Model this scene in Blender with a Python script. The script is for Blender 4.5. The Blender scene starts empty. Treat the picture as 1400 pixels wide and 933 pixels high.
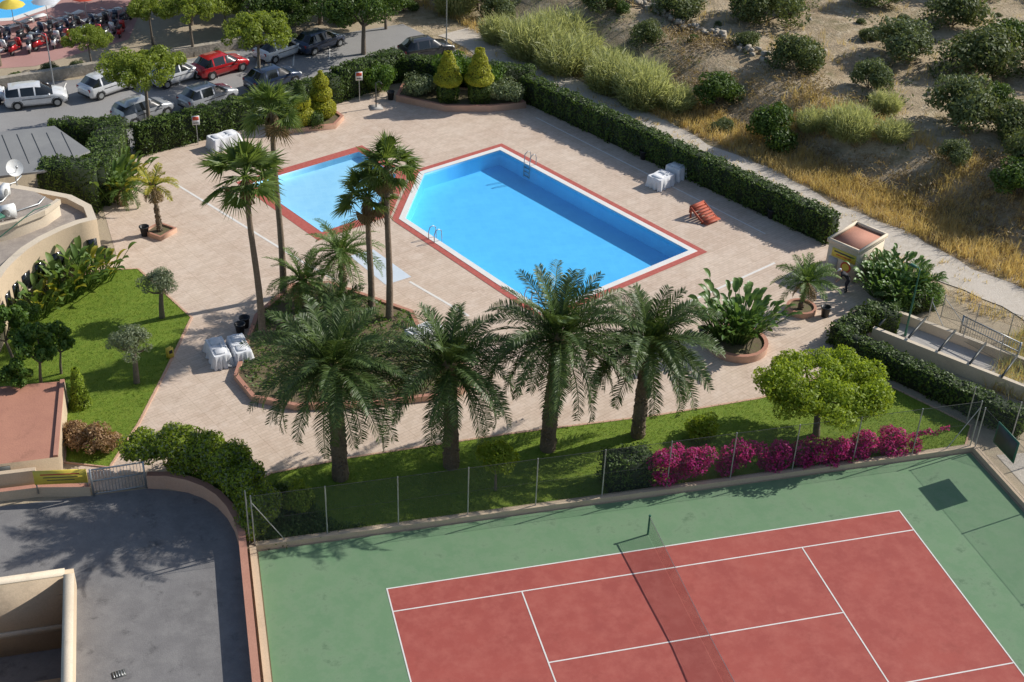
import bpy, numpy as np, math
from mathutils import Matrix, Vector
from mathutils.geometry import tessellate_polygon
from math import sin, cos, pi, radians, atan2, hypot
rng=np.random.default_rng(7)
scene=bpy.context.scene
COL=scene.collection
# ------------------------------------------------------------------ materials
def newmat(name):
    m=bpy.data.materials.new(name); m.use_nodes=True
    nt=m.node_tree; nt.nodes.clear()
    out=nt.nodes.new('ShaderNodeOutputMaterial')
    return m,nt,out
def N(nt,t,**k):
    n=nt.nodes.new(t)
    for a,b in k.items(): setattr(n,a,b)
    return n
def c4(c,f=1.0): return (c[0]*f,c[1]*f,c[2]*f,1)
def mixc(nt,fac,a,b,mode='MIX'):
    m=N(nt,'ShaderNodeMixRGB',blend_type=mode)
    for i,v in ((0,fac),(1,a),(2,b)):
        if hasattr(v,'is_linked'): nt.links.new(v,m.inputs[i])
        else: m.inputs[i].default_value=v
    return m.outputs[0]
def noise(nt,co,scale,detail=4,rough=.6,lo=.35,hi=.65):
    n=N(nt,'ShaderNodeTexNoise'); n.inputs['Scale'].default_value=scale; n.inputs['Detail'].default_value=detail; n.inputs['Roughness'].default_value=rough
    nt.links.new(co,n.inputs['Vector'])
    r=N(nt,'ShaderNodeMapRange'); r.inputs[1].default_value=lo; r.inputs[2].default_value=hi
    nt.links.new(n.outputs[0],r.inputs[0]); return r.outputs[0]
def surf(name,c1,c2=None,c3=None,s1=.35,s2=6,rough=.85,bump=.3,bs=25,spec=.3,stain=0.0,metal=0):
    m,nt,out=newmat(name); co=N(nt,'ShaderNodeTexCoord').outputs['Object']
    c2=c2 or tuple(x*.75 for x in c1)
    col=mixc(nt,noise(nt,co,s1,6,.65),c4(c1),c4(c2))
    if c3: col=mixc(nt,noise(nt,co,s2,5,.7,.42,.68),col,c4(c3))
    fine=noise(nt,co,bs,3,.7,.2,.8)
    col=mixc(nt,.35,col,mixc(nt,fine,c4(c1,.6),c4(c1,1.25)))
    if stain: col=mixc(nt,noise(nt,co,.9,8,.75,.56,.70),col,c4(c1,1-stain))
    b=N(nt,'ShaderNodeBsdfPrincipled'); nt.links.new(col,b.inputs['Base Color']); b.inputs['Roughness'].default_value=rough
    b.inputs['Specular IOR Level'].default_value=spec; b.inputs['Metallic'].default_value=metal
    if bump:
        bn=N(nt,'ShaderNodeBump'); bn.inputs['Strength'].default_value=bump; bn.inputs['Distance'].default_value=.03
        nt.links.new(fine,bn.inputs['Height']); nt.links.new(bn.outputs[0],b.inputs['Normal'])
    nt.links.new(b.outputs[0],out.inputs[0]); return m
def plain(name,c,rough=.5,metal=0,spec=.5,coat=0):
    m,nt,out=newmat(name); co=N(nt,'ShaderNodeTexCoord').outputs['Object']
    col=mixc(nt,noise(nt,co,3,4),c4(c),c4(c,.85))
    b=N(nt,'ShaderNodeBsdfPrincipled'); nt.links.new(col,b.inputs['Base Color']); b.inputs['Roughness'].default_value=rough
    b.inputs['Metallic'].default_value=metal; b.inputs['Specular IOR Level'].default_value=spec; b.inputs['Coat Weight'].default_value=coat
    nt.links.new(b.outputs[0],out.inputs[0]); return m
def foliage(name,c1,c2,transl=.3,scale=.9,rough=.55):
    m,nt,out=newmat(name); co=N(nt,'ShaderNodeTexCoord').outputs['Object']
    g=N(nt,'ShaderNodeNewGeometry')
    col=mixc(nt,g.outputs['Random Per Island'],c4(c1),c4(c2))
    col=mixc(nt,noise(nt,co,scale,3),col,mixc(nt,.6,col,c4(c1,.6)))
    b=N(nt,'ShaderNodeBsdfPrincipled'); nt.links.new(col,b.inputs['Base Color']); b.inputs['Roughness'].default_value=rough
    b.inputs['Specular IOR Level'].default_value=.35
    t=N(nt,'ShaderNodeBsdfTranslucent'); nt.links.new(mixc(nt,.5,col,c4((c2[0]*1.6,c2[1]*1.6,c2[2]*.8))),t.inputs[0])
    mx=N(nt,'ShaderNodeMixShader'); mx.inputs[0].default_value=transl
    nt.links.new(b.outputs[0],mx.inputs[1]); nt.links.new(t.outputs[0],mx.inputs[2]); nt.links.new(mx.outputs[0],out.inputs[0]); return m

M={}
M['dirt']=surf('dry_earth',(.42,.34,.24),(.32,.25,.17),(.48,.40,.27),s1=.15,s2=1.2,bump=.5,bs=8)
def terrain_mat():
    m,nt,out=newmat('dry_hillside'); co=N(nt,'ShaderNodeTexCoord').outputs['Object']
    col=mixc(nt,noise(nt,co,.12,6,.7),c4((.52,.41,.27)),c4((.33,.24,.14)))
    col=mixc(nt,noise(nt,co,.5,6,.75,.50,.66),col,c4((.20,.17,.08)))
    col=mixc(nt,noise(nt,co,1.6,6,.7,.5,.7),col,c4((.60,.50,.35)))
    b=N(nt,'ShaderNodeBsdfPrincipled'); nt.links.new(col,b.inputs['Base Color']); b.inputs['Roughness'].default_value=.95
    bn=N(nt,'ShaderNodeBump'); bn.inputs['Strength'].default_value=.8; bn.inputs['Distance'].default_value=.15
    nt.links.new(noise(nt,co,4,5,.7,.2,.8),bn.inputs['Height']); nt.links.new(bn.outputs[0],b.inputs['Normal'])
    nt.links.new(b.outputs[0],out.inputs[0]); return m
M['hill']=terrain_mat()
M['gravel']=surf('gravel_path',(.57,.50,.42),(.46,.40,.32),(.6,.54,.46),s1=.4,s2=3,bump=.5,bs=12)
M['asphalt']=surf('asphalt',(.21,.20,.197),(.155,.148,.145),(.25,.24,.23),s1=.3,s2=1.3,bump=.25,bs=18,stain=.5)
M['road']=surf('road_asphalt',(.32,.31,.30),(.26,.25,.245),s1=.25,bump=.2,bs=10)
M['green']=surf('court_green',(.135,.24,.13),(.17,.28,.15),(.215,.295,.185),s1=.25,s2=.9,bump=.12,bs=30,stain=.3)
M['red']=surf('court_red',(.39,.09,.07),(.31,.068,.057),(.43,.125,.098),s1=.3,s2=1.3,bump=.12,bs=30,stain=.2)
M['line']=surf('court_line_paint',(.78,.76,.72),(.64,.60,.56),s1=1.5,bump=.05)
M['lawn']=surf('lawn_grass',(.16,.24,.022),(.11,.18,.015),(.21,.26,.03),s1=.5,s2=2.5,bump=.8,bs=22)
M['beige']=surf('beige_render',(.60,.47,.33),(.53,.41,.29),s1=.6,bump=.15,bs=14,stain=.25)
M['cream']=surf('cream_render',(.68,.58,.45),(.61,.51,.38),s1=.6,bump=.15,bs=14,stain=.25)
M['salmon']=surf('terracotta_coping',(.48,.24,.17),(.42,.20,.14),s1=1,bump=.2,bs=14)
M['salmonlight']=surf('salmon_plaster',(.60,.38,.27),(.52,.32,.22),s1=1,bump=.2,bs=14)
M['roofred']=surf('red_roof_membrane',(.48,.23,.155),(.40,.185,.13),s1=.8,bump=.2,bs=14,stain=.3)
M['poolred']=surf('pool_red_tile',(.46,.11,.085),(.40,.09,.07),(.52,.16,.13),s1=.8,s2=5,bump=.2,bs=14,rough=.7)
M['poolwhite']=surf('pool_white_coping',(.80,.78,.74),(.72,.70,.65),s1=1.2,bump=.1,rough=.6)
M['roof']=surf('flat_roof_gravel',(.35,.30,.26),(.26,.225,.20),(.44,.38,.32),s1=.6,s2=2,bump=.3,bs=12)
M['canopy']=surf('grey_canopy_sheet',(.22,.22,.22),(.28,.28,.27),s1=.4,bump=.1)
M['soil']=surf('planter_soil',(.17,.125,.08),(.12,.09,.055),(.13,.15,.04),s1=1,s2=3,bump=.6,bs=10)
M['promenade']=surf('promenade_paving',(.46,.26,.23),(.40,.22,.19),s1=.4,bump=.1)
M['stone']=surf('rubble_stone',(.40,.35,.28),(.27,.23,.18),(.5,.45,.38),s1=1.4,s2=4,bump=.9,bs=5)
M['concrete']=surf('concrete',(.50,.47,.43),(.42,.39,.36),s1=.8,bump=.2,bs=12,stain=.2)
M['matwhite']=surf('nonslip_mat',(.62,.68,.74),(.55,.62,.68),s1=1.5,bump=.1)
M['drain']=surf('drain_strip',(.76,.73,.68),(.69,.65,.6),s1=1.5,bump=.1)
M['black']=plain('black_plastic',(.02,.02,.022),.5)
M['steel']=plain('galvanised_steel',(.45,.46,.46),.4,.6)
M['dkmetal']=plain('dark_painted_metal',(.08,.085,.08),.5,.3)
M['white']=plain('white_paint',(.78,.78,.76),.5)
M['yellow']=plain('yellow_sign_paint',(.75,.58,.08),.5)
M['signred']=plain('red_sign_paint',(.60,.08,.04),.5)
M['greenp']=plain('green_painted_metal',(.03,.14,.09),.5)
M['redwood']=surf('red_stained_wood',(.45,.10,.05),(.36,.075,.04),s1=3,bump=.2,rough=.6)
M['glass']=plain('dark_car_glass',(.015,.018,.02),.08,0,.8)
M['tyre']=plain('tyre_rubber',(.02,.02,.02),.8)
M['tail']=plain('tail_lamp',(.4,.02,.02),.3)
M['bark']=surf('palm_bark',(.23,.17,.12),(.15,.11,.08),(.30,.24,.18),s1=3,s2=9,bump=1,bs=14)
M['barkd']=surf('date_palm_bark',(.16,.12,.08),(.11,.08,.055),(.23,.18,.12),s1=3,s2=9,bump=1,bs=14)
M['wood']=surf('tree_bark',(.21,.17,.13),(.15,.12,.09),s1=3,bump=1,bs=14)
M['date']=foliage('date_palm_frond',(.04,.08,.02),(.14,.20,.055),.22,.5,.45)
M['fan']=foliage('fan_palm_leaf',(.09,.15,.03),(.21,.28,.07),.3,.8,.45)
M['lpalm']=foliage('young_palm_leaf',(.08,.16,.03),(.19,.27,.06),.3,.8)
M['ypalm']=foliage('yellow_palm_leaf',(.32,.31,.03),(.48,.43,.06),.35,.8)
M['dead']=foliage('dead_palm_leaf',(.22,.145,.07),(.35,.25,.13),.2,.8)
M['hedge']=foliage('cypress_hedge_leaf',(.045,.09,.012),(.12,.18,.025),.22,.7)
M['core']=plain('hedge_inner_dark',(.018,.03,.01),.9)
M['lime']=foliage('lime_green_leaf',(.21,.30,.02),(.36,.44,.05),.4,.8)
M['tree']=foliage('street_tree_leaf',(.16,.22,.025),(.32,.38,.07),.4,.7)
M['olive']=foliage('olive_leaf',(.16,.20,.11),(.31,.35,.22),.25,1)
M['shrub']=foliage('scrub_leaf',(.08,.115,.035),(.18,.21,.08),.28,.5)
M['shrubd']=foliage('lentisk_leaf',(.05,.10,.015),(.13,.20,.035),.25,.5)
M['greyshrub']=foliage('grey_shrub_leaf',(.14,.18,.085),(.25,.30,.15),.25,.8)
M['reed']=foliage('reed_blade',(.26,.31,.12),(.52,.52,.28),.4,.5)
M['gold']=foliage('golden_grass',(.52,.37,.14),(.76,.59,.30),.35,.4)
M['brown']=foliage('brown_brush',(.24,.17,.09),(.42,.31,.16),.25,.4)
M['broad']=foliage('broad_leaf',(.06,.13,.02),(.16,.26,.04),.3,.8)
M['strel']=foliage('strelitzia_leaf',(.07,.15,.03),(.18,.29,.07),.25,.8,.4)
M['topi']=foliage('golden_cypress_leaf',(.35,.36,.02),(.50,.49,.05),.3,.9)
M['boug']=foliage('bougainvillea_bract',(.42,.025,.19),(.66,.07,.36),.45,1.2)
M['blade']=foliage('lawn_blade',(.13,.22,.02),(.24,.33,.045),.35,.4)
M['purple']=foliage('russet_brush',(.32,.19,.10),(.46,.31,.17),.3,.8)
M['cloth']=plain('white_cover_cloth',(.80,.80,.81),.8)
M['skin']=plain('skin',(.42,.24,.16),.6)
M['dress']=plain('dark_clothes',(.025,.025,.035),.8)
def paving():
    m,nt,out=newmat('terrace_paving'); tc=N(nt,'ShaderNodeTexCoord').outputs['Object']
    mp=N(nt,'ShaderNodeMapping'); mp.inputs['Rotation'].default_value=(0,0,radians(-25)); nt.links.new(tc,mp.inputs[0]); co=mp.outputs[0]
    b1=N(nt,'ShaderNodeTexBrick'); nt.links.new(co,b1.inputs['Vector'])
    b1.inputs['Scale'].default_value=1; b1.inputs['Brick Width'].default_value=.4; b1.inputs['Row Height'].default_value=.2; b1.inputs['Mortar Size'].default_value=.01; b1.inputs['Mortar Smooth'].default_value=.3
    b1.inputs['Color1'].default_value=(.68,.55,.44,1); b1.inputs['Color2'].default_value=(.60,.48,.375,1); b1.inputs['Mortar'].default_value=(.48,.38,.30,1)
    col=mixc(nt,noise(nt,co,.25,6,.7),b1.outputs[0],mixc(nt,1,b1.outputs[0],(.88,.84,.82,1),'MULTIPLY'))
    col=mixc(nt,noise(nt,co,1.1,6,.7,.5,.75),col,(.68,.56,.46,1))
    b2=N(nt,'ShaderNodeTexBrick'); nt.links.new(co,b2.inputs['Vector']); b2.offset=0
    b2.inputs['Scale'].default_value=1; b2.inputs['Brick Width'].default_value=1.2; b2.inputs['Row Height'].default_value=1.2; b2.inputs['Mortar Size'].default_value=.025
    b2.inputs['Color1'].default_value=(1,1,1,1); b2.inputs['Color2'].default_value=(.95,.945,.94,1); b2.inputs['Mortar'].default_value=(.87,.85,.83,1)
    col=mixc(nt,.8,col,b2.outputs[0],'MULTIPLY')
    col=mixc(nt,noise(nt,tc,.55,8,.8,.57,.72),col,mixc(nt,1,col,(.78,.74,.72,1),'MULTIPLY'))
    b=N(nt,'ShaderNodeBsdfPrincipled'); nt.links.new(col,b.inputs['Base Color']); b.inputs['Roughness'].default_value=.8; b.inputs['Specular IOR Level'].default_value=.3
    bn=N(nt,'ShaderNodeBump'); bn.inputs['Strength'].default_value=.25; bn.inputs['Distance'].default_value=.01
    nt.links.new(b1.outputs['Fac'],bn.inputs['Height']); bn.invert=True; nt.links.new(bn.outputs[0],b.inputs['Normal'])
    nt.links.new(b.outputs[0],out.inputs[0]); return m
M['pave']=paving()
def pooltile(name,c1,c2):
    m,nt,out=newmat(name); co=N(nt,'ShaderNodeTexCoord').outputs['Object']
    col=mixc(nt,noise(nt,co,.8,3),c4(c1),c4(c2))
    nz=N(nt,'ShaderNodeTexNoise'); nz.inputs['Scale'].default_value=1.2; nt.links.new(co,nz.inputs['Vector'])
    vm=N(nt,'ShaderNodeMixRGB'); vm.inputs[0].default_value=.3; nt.links.new(co,vm.inputs[1]); nt.links.new(nz.outputs['Color'],vm.inputs[2])
    br=N(nt,'ShaderNodeTexBrick'); br.offset=0; nt.links.new(vm.outputs[0],br.inputs['Vector']); br.inputs['Scale'].default_value=1; br.inputs['Brick Width'].default_value=.3; br.inputs['Row Height'].default_value=.3; br.inputs['Mortar Size'].default_value=.015
    br.inputs['Color1'].default_value=(1,1,1,1); br.inputs['Color2'].default_value=(.91,.95,.98,1); br.inputs['Mortar'].default_value=(1.0,1,1,1)
    col=mixc(nt,1,col,br.outputs[0],'MULTIPLY')
    b=N(nt,'ShaderNodeBsdfPrincipled'); nt.links.new(col,b.inputs['Base Color']); b.inputs['Roughness'].default_value=.6
    nt.links.new(b.outputs[0],out.inputs[0]); return m
M['pooltile']=pooltile('pool_blue_tile',(.36,.74,.97),(.33,.70,.95))
M['pooltile2']=pooltile('paddling_pool_tile',(.56,.82,.95),(.50,.77,.93))
def water(name,tint):
    m,nt,out=newmat(name); co=N(nt,'ShaderNodeTexCoord').outputs['Object']
    t=N(nt,'ShaderNodeBsdfTransparent'); t.inputs[0].default_value=tint
    g=N(nt,'ShaderNodeBsdfGlossy'); g.inputs['Roughness'].default_value=.04
    lw=N(nt,'ShaderNodeLayerWeight'); lw.inputs[0].default_value=.5
    pw=N(nt,'ShaderNodeMath',operation='POWER'); pw.inputs[1].default_value=4; nt.links.new(lw.outputs['Facing'],pw.inputs[0])
    ma=N(nt,'ShaderNodeMath',operation='MULTIPLY_ADD'); ma.inputs[1].default_value=.7; ma.inputs[2].default_value=.02; nt.links.new(pw.outputs[0],ma.inputs[0])
    bn=N(nt,'ShaderNodeBump'); bn.inputs['Strength'].default_value=.25; bn.inputs['Distance'].default_value=.05
    nt.links.new(noise(nt,co,3.5,3,.6,.2,.8),bn.inputs['Height']); nt.links.new(bn.outputs[0],g.inputs['Normal'])
    mx=N(nt,'ShaderNodeMixShader'); nt.links.new(ma.outputs[0],mx.inputs[0]); nt.links.new(t.outputs[0],mx.inputs[1]); nt.links.new(g.outputs[0],mx.inputs[2])
    nt.links.new(mx.outputs[0],out.inputs[0]); return m
M['water']=water('pool_water',(.55,.87,1.0,1)); M['water2']=water('shallow_water',(.78,.93,.99,1))
def meshmat(name,c,cell,thick,diag=True):
    m,nt,out=newmat(name); co=N(nt,'ShaderNodeTexCoord').outputs['Object']
    sp=N(nt,'ShaderNodeSeparateXYZ'); nt.links.new(co,sp.inputs[0])
    def mth(op,a,b=None):
        n=N(nt,'ShaderNodeMath',operation=op)
        for i,v in enumerate((a,b)):
            if v is None: continue
            if hasattr(v,'is_linked'): nt.links.new(v,n.inputs[i])
            else: n.inputs[i].default_value=v
        return n.outputs[0]
    x,z=sp.outputs[0],sp.outputs[2]
    if diag: u,v=mth('ADD',x,z),mth('SUBTRACT',x,z)
    else: u,v=x,z
    f=[mth('LESS_THAN',mth('FRACT',mth('DIVIDE',mth('ADD',k,500.0),cell)),thick) for k in (u,v)]
    fac=mth('MAXIMUM',f[0],f[1])
    t=N(nt,'ShaderNodeBsdfTransparent'); d=N(nt,'ShaderNodeBsdfDiffuse'); d.inputs[0].default_value=c4(c)
    mx=N(nt,'ShaderNodeMixShader'); nt.links.new(fac,mx.inputs[0]); nt.links.new(t.outputs[0],mx.inputs[1]); nt.links.new(d.outputs[0],mx.inputs[2]); nt.links.new(mx.outputs[0],out.inputs[0]); return m
M['chain']=meshmat('chain_link_wire',(.10,.12,.11),.07,.085)
M['net']=meshmat('tennis_net_cord',(.03,.03,.03),.06,.14,False)
# ------------------------------------------------------------------ mesh builder
class MB:
    def __init__(s): s.V=[];s.F=[];s.m=[];s.n=0;s.mats=[]
    def mi(s,k):
        if k not in s.mats: s.mats.append(k)
        return s.mats.index(k)
    def add(s,V,F,k):
        V=np.asarray(V,float).reshape(-1,3)
        s.V.append(V); i=s.mi(k)
        if isinstance(F,np.ndarray):
            s.F.append(F+s.n); s.m.append(np.full(len(F),i,int))
        else:
            for f in F: s.F.append(np.asarray([f])+s.n); s.m.append(np.array([i]))
        s.n+=len(V)
    def quads(s,Q,k):
        Q=np.asarray(Q); n=len(Q); s.add(Q.reshape(-1,3),np.arange(n*4).reshape(n,4),k)
    def box(s,c,d,k,rz=0,taper=1,M4=None):
        x,y,z=np.array(d)/2
        V=np.array([[-x,-y,-z],[x,-y,-z],[x,y,-z],[-x,y,-z],[-x*taper,-y*taper,z],[x*taper,-y*taper,z],[x*taper,y*taper,z],[-x*taper,y*taper,z]])
        if M4 is not None: V=V@np.array(M4.to_3x3()).T
        C,S=cos(rz),sin(rz); V=np.stack([V[:,0]*C-V[:,1]*S,V[:,0]*S+V[:,1]*C,V[:,2]],1)+np.array(c)
        s.add(V,np.array([[0,3,2,1],[4,5,6,7],[0,1,5,4],[1,2,6,5],[2,3,7,6],[3,0,4,7]]),k)
    def tube(s,P,R,k,n=8,cap=True):
        P=np.asarray(P,float); m=len(P); R=np.broadcast_to(np.asarray(R,float),(m,))
        T=np.gradient(P,axis=0); T/=np.linalg.norm(T,axis=1)[:,None]+1e-9
        ref=np.array([1,0,0.]) if abs(T[0][0])<.8 else np.array([0,1,0.])
        A=np.cross(T,ref); A/=np.linalg.norm(A,axis=1)[:,None]; B=np.cross(T,A)
        a=np.arange(n)/n*2*pi
        V=(P[:,None]+R[:,None,None]*(np.cos(a)[None,:,None]*A[:,None]+np.sin(a)[None,:,None]*B[:,None])).reshape(-1,3)
        F=[]
        for i in range(m-1):
            for j in range(n):
                F.append([i*n+j,i*n+(j+1)%n,(i+1)*n+(j+1)%n,(i+1)*n+j])
        s.add(V,np.array(F),k)
        if cap:
            s.add(V[-n:],[list(range(n))],k); s.add(V[:n],[list(range(n))[::-1]],k)
    def lathe(s,prof,k,n=16,c=(0,0,0)):
        a=np.arange(n)/n*2*pi; V=[];F=[]
        for r,z in prof: V+=[(c[0]+r*cos(t),c[1]+r*sin(t),c[2]+z) for t in a]
        for i in range(len(prof)-1):
            for j in range(n): F.append([i*n+j,i*n+(j+1)%n,(i+1)*n+(j+1)%n,(i+1)*n+j])
        s.add(V,np.array(F),k)
    def prism(s,poly,z0,z1,k,ktop=None):
        n=len(poly); V=[(x,y,z0) for x,y in poly]+[(x,y,z1) for x,y in poly]
        s.add(V,np.array([[i,(i+1)%n,n+(i+1)%n,n+i] for i in range(n)]),k)
        s.add([(x,y,z1) for x,y in poly],[list(range(n))],ktop or k)
    def sheet(s,outer,z,k,holes=()):
        loops=[[Vector((x,y,0)) for x,y in l] for l in [outer]+list(holes)]
        T=tessellate_polygon(loops); P=[(v.x,v.y,z) for l in loops for v in l]
        F=[]
        for t in T:
            a,b,c=[P[i] for i in t]
            cr=(b[0]-a[0])*(c[1]-a[1])-(b[1]-a[1])*(c[0]-a[0])
            F.append(list(t) if cr>0 else [t[0],t[2],t[1]])
        s.add(P,np.array(F),k)
    def build(s,name,loc=(0,0,0),rz=0,smooth=False,link=True):
        me=bpy.data.meshes.new(name); V=np.concatenate(s.V)
        tot=np.concatenate([np.full(len(f),f.shape[1]) for f in s.F]); loops=np.concatenate([f.ravel() for f in s.F]); mi=np.concatenate(s.m)
        me.vertices.add(len(V)); me.vertices.foreach_set('co',V.ravel().astype('f'))
        me.loops.add(len(loops)); me.loops.foreach_set('vertex_index',loops.astype('i'))
        me.polygons.add(len(tot)); st=np.concatenate([[0],np.cumsum(tot)[:-1]])
        me.polygons.foreach_set('loop_start',st.astype('i'))
        me.polygons.foreach_set('loop_total',tot.astype('i'))
        me.polygons.foreach_set('material_index',mi.astype('i'))
        if smooth: me.polygons.foreach_set('use_smooth',np.ones(len(tot),bool))
        for k in s.mats: me.materials.append(M[k])
        me.update(calc_edges=True); me.validate()
        return inst(name,me,loc,rz) if link else me
def inst(name,me,loc=(0,0,0),rz=0,sc=1):
    o=bpy.data.objects.new(name,me); o.location=loc; o.rotation_euler=(0,0,rz)
    o.scale=(sc,sc,sc) if not hasattr(sc,'__len__') else sc
    COL.objects.link(o); return o
def nrm(a): return a/(np.linalg.norm(a,axis=-1,keepdims=True)+1e-9)
def leafq(P,Nn,size,asp=.5,jit=.6):
    n=len(P); nn=nrm(Nn+jit*rng.normal(size=(n,3))); t=nrm(np.cross(nn,rng.normal(size=(n,3)))); b=np.cross(nn,t)
    s=(size*(.6+.8*rng.random(n)))[:,None]
    return np.stack([P-t*s,P+b*s*asp,P+t*s,P-b*s*asp],1)
def lobes(rad,nl,lr,zmin=-.3):
    d=nrm(rng.normal(size=(nl*4,3))); d=d[d[:,2]>zmin][:nl]
    r=rng.uniform(.35,1,len(d))[:,None]**.6
    R=np.maximum(np.array(rad)-lr*.8,.05)
    return d*r*R, lr*rng.uniform(.6,1.15,len(d))
def crownpts(C,R,n,flat=.8):
    w=R**2/np.sum(R**2); i=rng.choice(len(C),n,p=w); d=nrm(rng.normal(size=(n,3)))
    rr=(R[i]*(.70+.36*rng.random(n)))[:,None]
    P=C[i]+d*rr*np.array([1,1,flat]); return P,d
def tree_mesh(name,h,rad,nl,lr,nleaf,size,leaf,trunk='wood',tr=.14,zmin=-.3,asp=.5,limbs=7):
    b=MB(); cz=h; C,R=lobes(rad,nl,lr,zmin); C=C+np.array([0,0,cz])
    top=np.array([rng.normal()*.15,rng.normal()*.15,h-rad[2]*.55])
    b.tube([(0,0,-.1),(top[0]*.3,top[1]*.5,top[2]*.5),top],[tr*1.25,tr,tr*.8],trunk,8)
    for i in range(min(limbs,len(C))):
        e=C[i]; mid=(top+e)/2+np.array([0,0,-.1])
        b.tube([top,mid,e],[tr*.6,tr*.4,tr*.15],trunk,5)
    P,d=crownpts(C,R,nleaf); b.quads(leafq(P,d,size,asp),leaf)
    return b.build(name,link=False)
def bush_mesh(name,rad,nl,lr,nleaf,size,leaf,asp=.5,leaf2=None,f2=.2):
    b=MB(); C,R=lobes(rad,nl,lr,-.1); C[:,2]+=rad[2]*.45; C[:,2]=np.maximum(C[:,2],lr*.4)
    P,d=crownpts(C,R,nleaf); P[:,2]=np.maximum(P[:,2],.02)
    q=leafq(P,d,size,asp)
    if leaf2:
        k=int(len(q)*(1-f2)); b.quads(q[:k],leaf); b.quads(q[k:],leaf2)
    else: b.quads(q,leaf)
    for i in range(5):
        e=C[i%len(C)]; b.tube([(0,0,-.1),e*.6,e],[.06,.04,.02],'wood',5)
    return b.build(name,link=False)
def in_poly(P,poly):
    x,y=P[:,0],P[:,1]; ins=np.zeros(len(P),bool); n=len(poly)
    for i in range(n):
        x1,y1=poly[i]; x2,y2=poly[(i+1)%n]
        c=((y1>y)!=(y2>y))&(x<(x2-x1)*(y-y1)/((y2-y1) if y2!=y1 else 1e-9)+x1); ins^=c
    return ins
def sample(poly,n):
    a=np.array(poly); lo,hi=a.min(0),a.max(0); P=lo+(hi-lo)*rng.random((n*3,2)); return P[in_poly(P,poly)][:n]
def blades(P3,h,w,lean=.4,hv=.5):
    n=len(P3); a=rng.random(n)*2*pi; hh=h*(1-hv+2*hv*rng.random(n)); l=np.abs(rng.normal(size=n))*lean*hh
    b=rng.random(n)*2*pi; t=np.stack([np.cos(a),np.sin(a),0*a],1)*w/2
    mid=P3+np.stack([np.cos(b)*l*.35,np.sin(b)*l*.35,hh*.6],1); tip=P3+np.stack([np.cos(b)*l,np.sin(b)*l,hh],1)
    return np.stack([P3-t,P3+t,mid+t*.8,mid-t*.8],1),np.stack([mid-t*.8,mid+t*.8,tip+t*.15,tip-t*.15],1)
# ------------------------------------------------------------------ geometry constants
A=radians(-64.5); E=np.array([cos(A),sin(A)]); NN=np.array([-sin(A),cos(A)])
K=np.array([18.7,48.8])
RZ=radians(25.5)
def LS(s,d): return K+E*s+NN*d
def H(x,y):
    x=np.asarray(x,float);y=np.asarray(y,float)
    d=(x-K[0])*NN[0]+(y-K[1])*NN[1]
    t=np.clip((d-8.6)/5.5,0,1); t=t*t*(3-2*t)
    n=.22*np.sin(x*.7+1.3*np.sin(y*.4))+.18*np.sin(y*.9+x*.35)+.1*np.sin(x*2.1+y*1.7)
    fade=np.clip((d-6.5)/3,0,1)
    return .02+t*2.2+fade*n*.6+np.clip(d-14,0,80)*.02
def offset(poly,o):
    n=len(poly); area=sum(poly[i][0]*poly[(i+1)%n][1]-poly[(i+1)%n][0]*poly[i][1] for i in range(n)); sg=1 if area>0 else -1
    R=[]
    for i in range(n):
        p0,p1,p2=[np.array(poly[(i+k)%n],float) for k in (-1,0,1)]
        a=nrm(p1-p0); b=nrm(p2-p1); na=np.array([a[1],-a[0]])*sg; nb=np.array([b[1],-b[0]])*sg
        m=nrm(na+nb); R.append(tuple(p1+m*o/max(.3,float(m@na))))
    return R
POOL=[(15.1,40.7),(22.9,24.9),(12.5,20.0),(6.9,32.2),(9.3,38.1)]
SM=[(-1.9,38.75),(5.6,42.2),(7.45,38.3),(5.5,33.3),(1.6,31.4)]
PIT=[(-21,-8),(-12.95,-8),(-12.75,2.55),(-21,3.3)]
# ------------------------------------------------------------------ ground sheets
b=MB(); b.sheet([(-600,-400),(700,-400),(700,900),(-600,900)],0,'dirt',[offset(POOL,.02),offset(SM,.02),PIT]); b.build('ground')
TERR=[(-9.3,43.6),(5.8,50.7),(10.5,52.5),(19.2,49.2),(32.2,24.3),(33.4,20.5),(28.5,12.5),(26.8,11.5),(24,8),(-5,8),(-9.6,8.9),(-12.5,9.2),(-12.5,12),(-14,28),(-10.5,31),(-11.2,37)]
b=MB(); b.sheet(TERR,.012,'pave',[offset(POOL,.02),offset(SM,.02)]); b.build('terrace_pavement')
CP=[(-40,9.2),(-9.4,8.8),(-7.6,8.1),(-6.4,6.9),(-5.7,4.8),(-5.6,3),(-6.2,-20),(-40,-20)]
b=MB(); b.sheet(CP,.012,'asphalt',[PIT]); b.build('car_park_asphalt')
ROAD=[(-60,44),(-16,45.5),(-11,46.3),(-9,45.4),(6,52.4),(16,56.5),(24,63),(17,67),(0,62.5),(-13,58.3),(-60,56)]
b=MB(); b.sheet(ROAD,.012,'road'); b.build('road')
b=MB()
for i in range(9):
    x=-14+i*2.9; y=56.9+ (x+14)*.27
    b.box((x,y-1.2,.018),(.12,4.2,.004),'line',-.15)
b.build('parking_bay_markings')
b=MB(); b.sheet([(-80,60.5),(-16,61.5),(-9,66),(-8,72),(-11,110),(-80,110)],.012,'promenade'); b.build('promenade_pavement')
W_=[(-80,71),(-18.2,72.5),(-15.5,75),(-13.5,81),(-14,95),(-80,95)]
b=MB(); b.sheet(W_,.016,'pooltile'); b.sheet(W_,.06,'water'); b.sheet(offset(W_,.7),.02,'poolwhite',[W_])
b.build('distant_pool_water')
b=MB(); b.sheet([(-5.0,3.45),(29.3,3.2),(29.9,-22),(-5.6,-22)],.03,'green'); b.build('tennis_court_surround')
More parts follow.
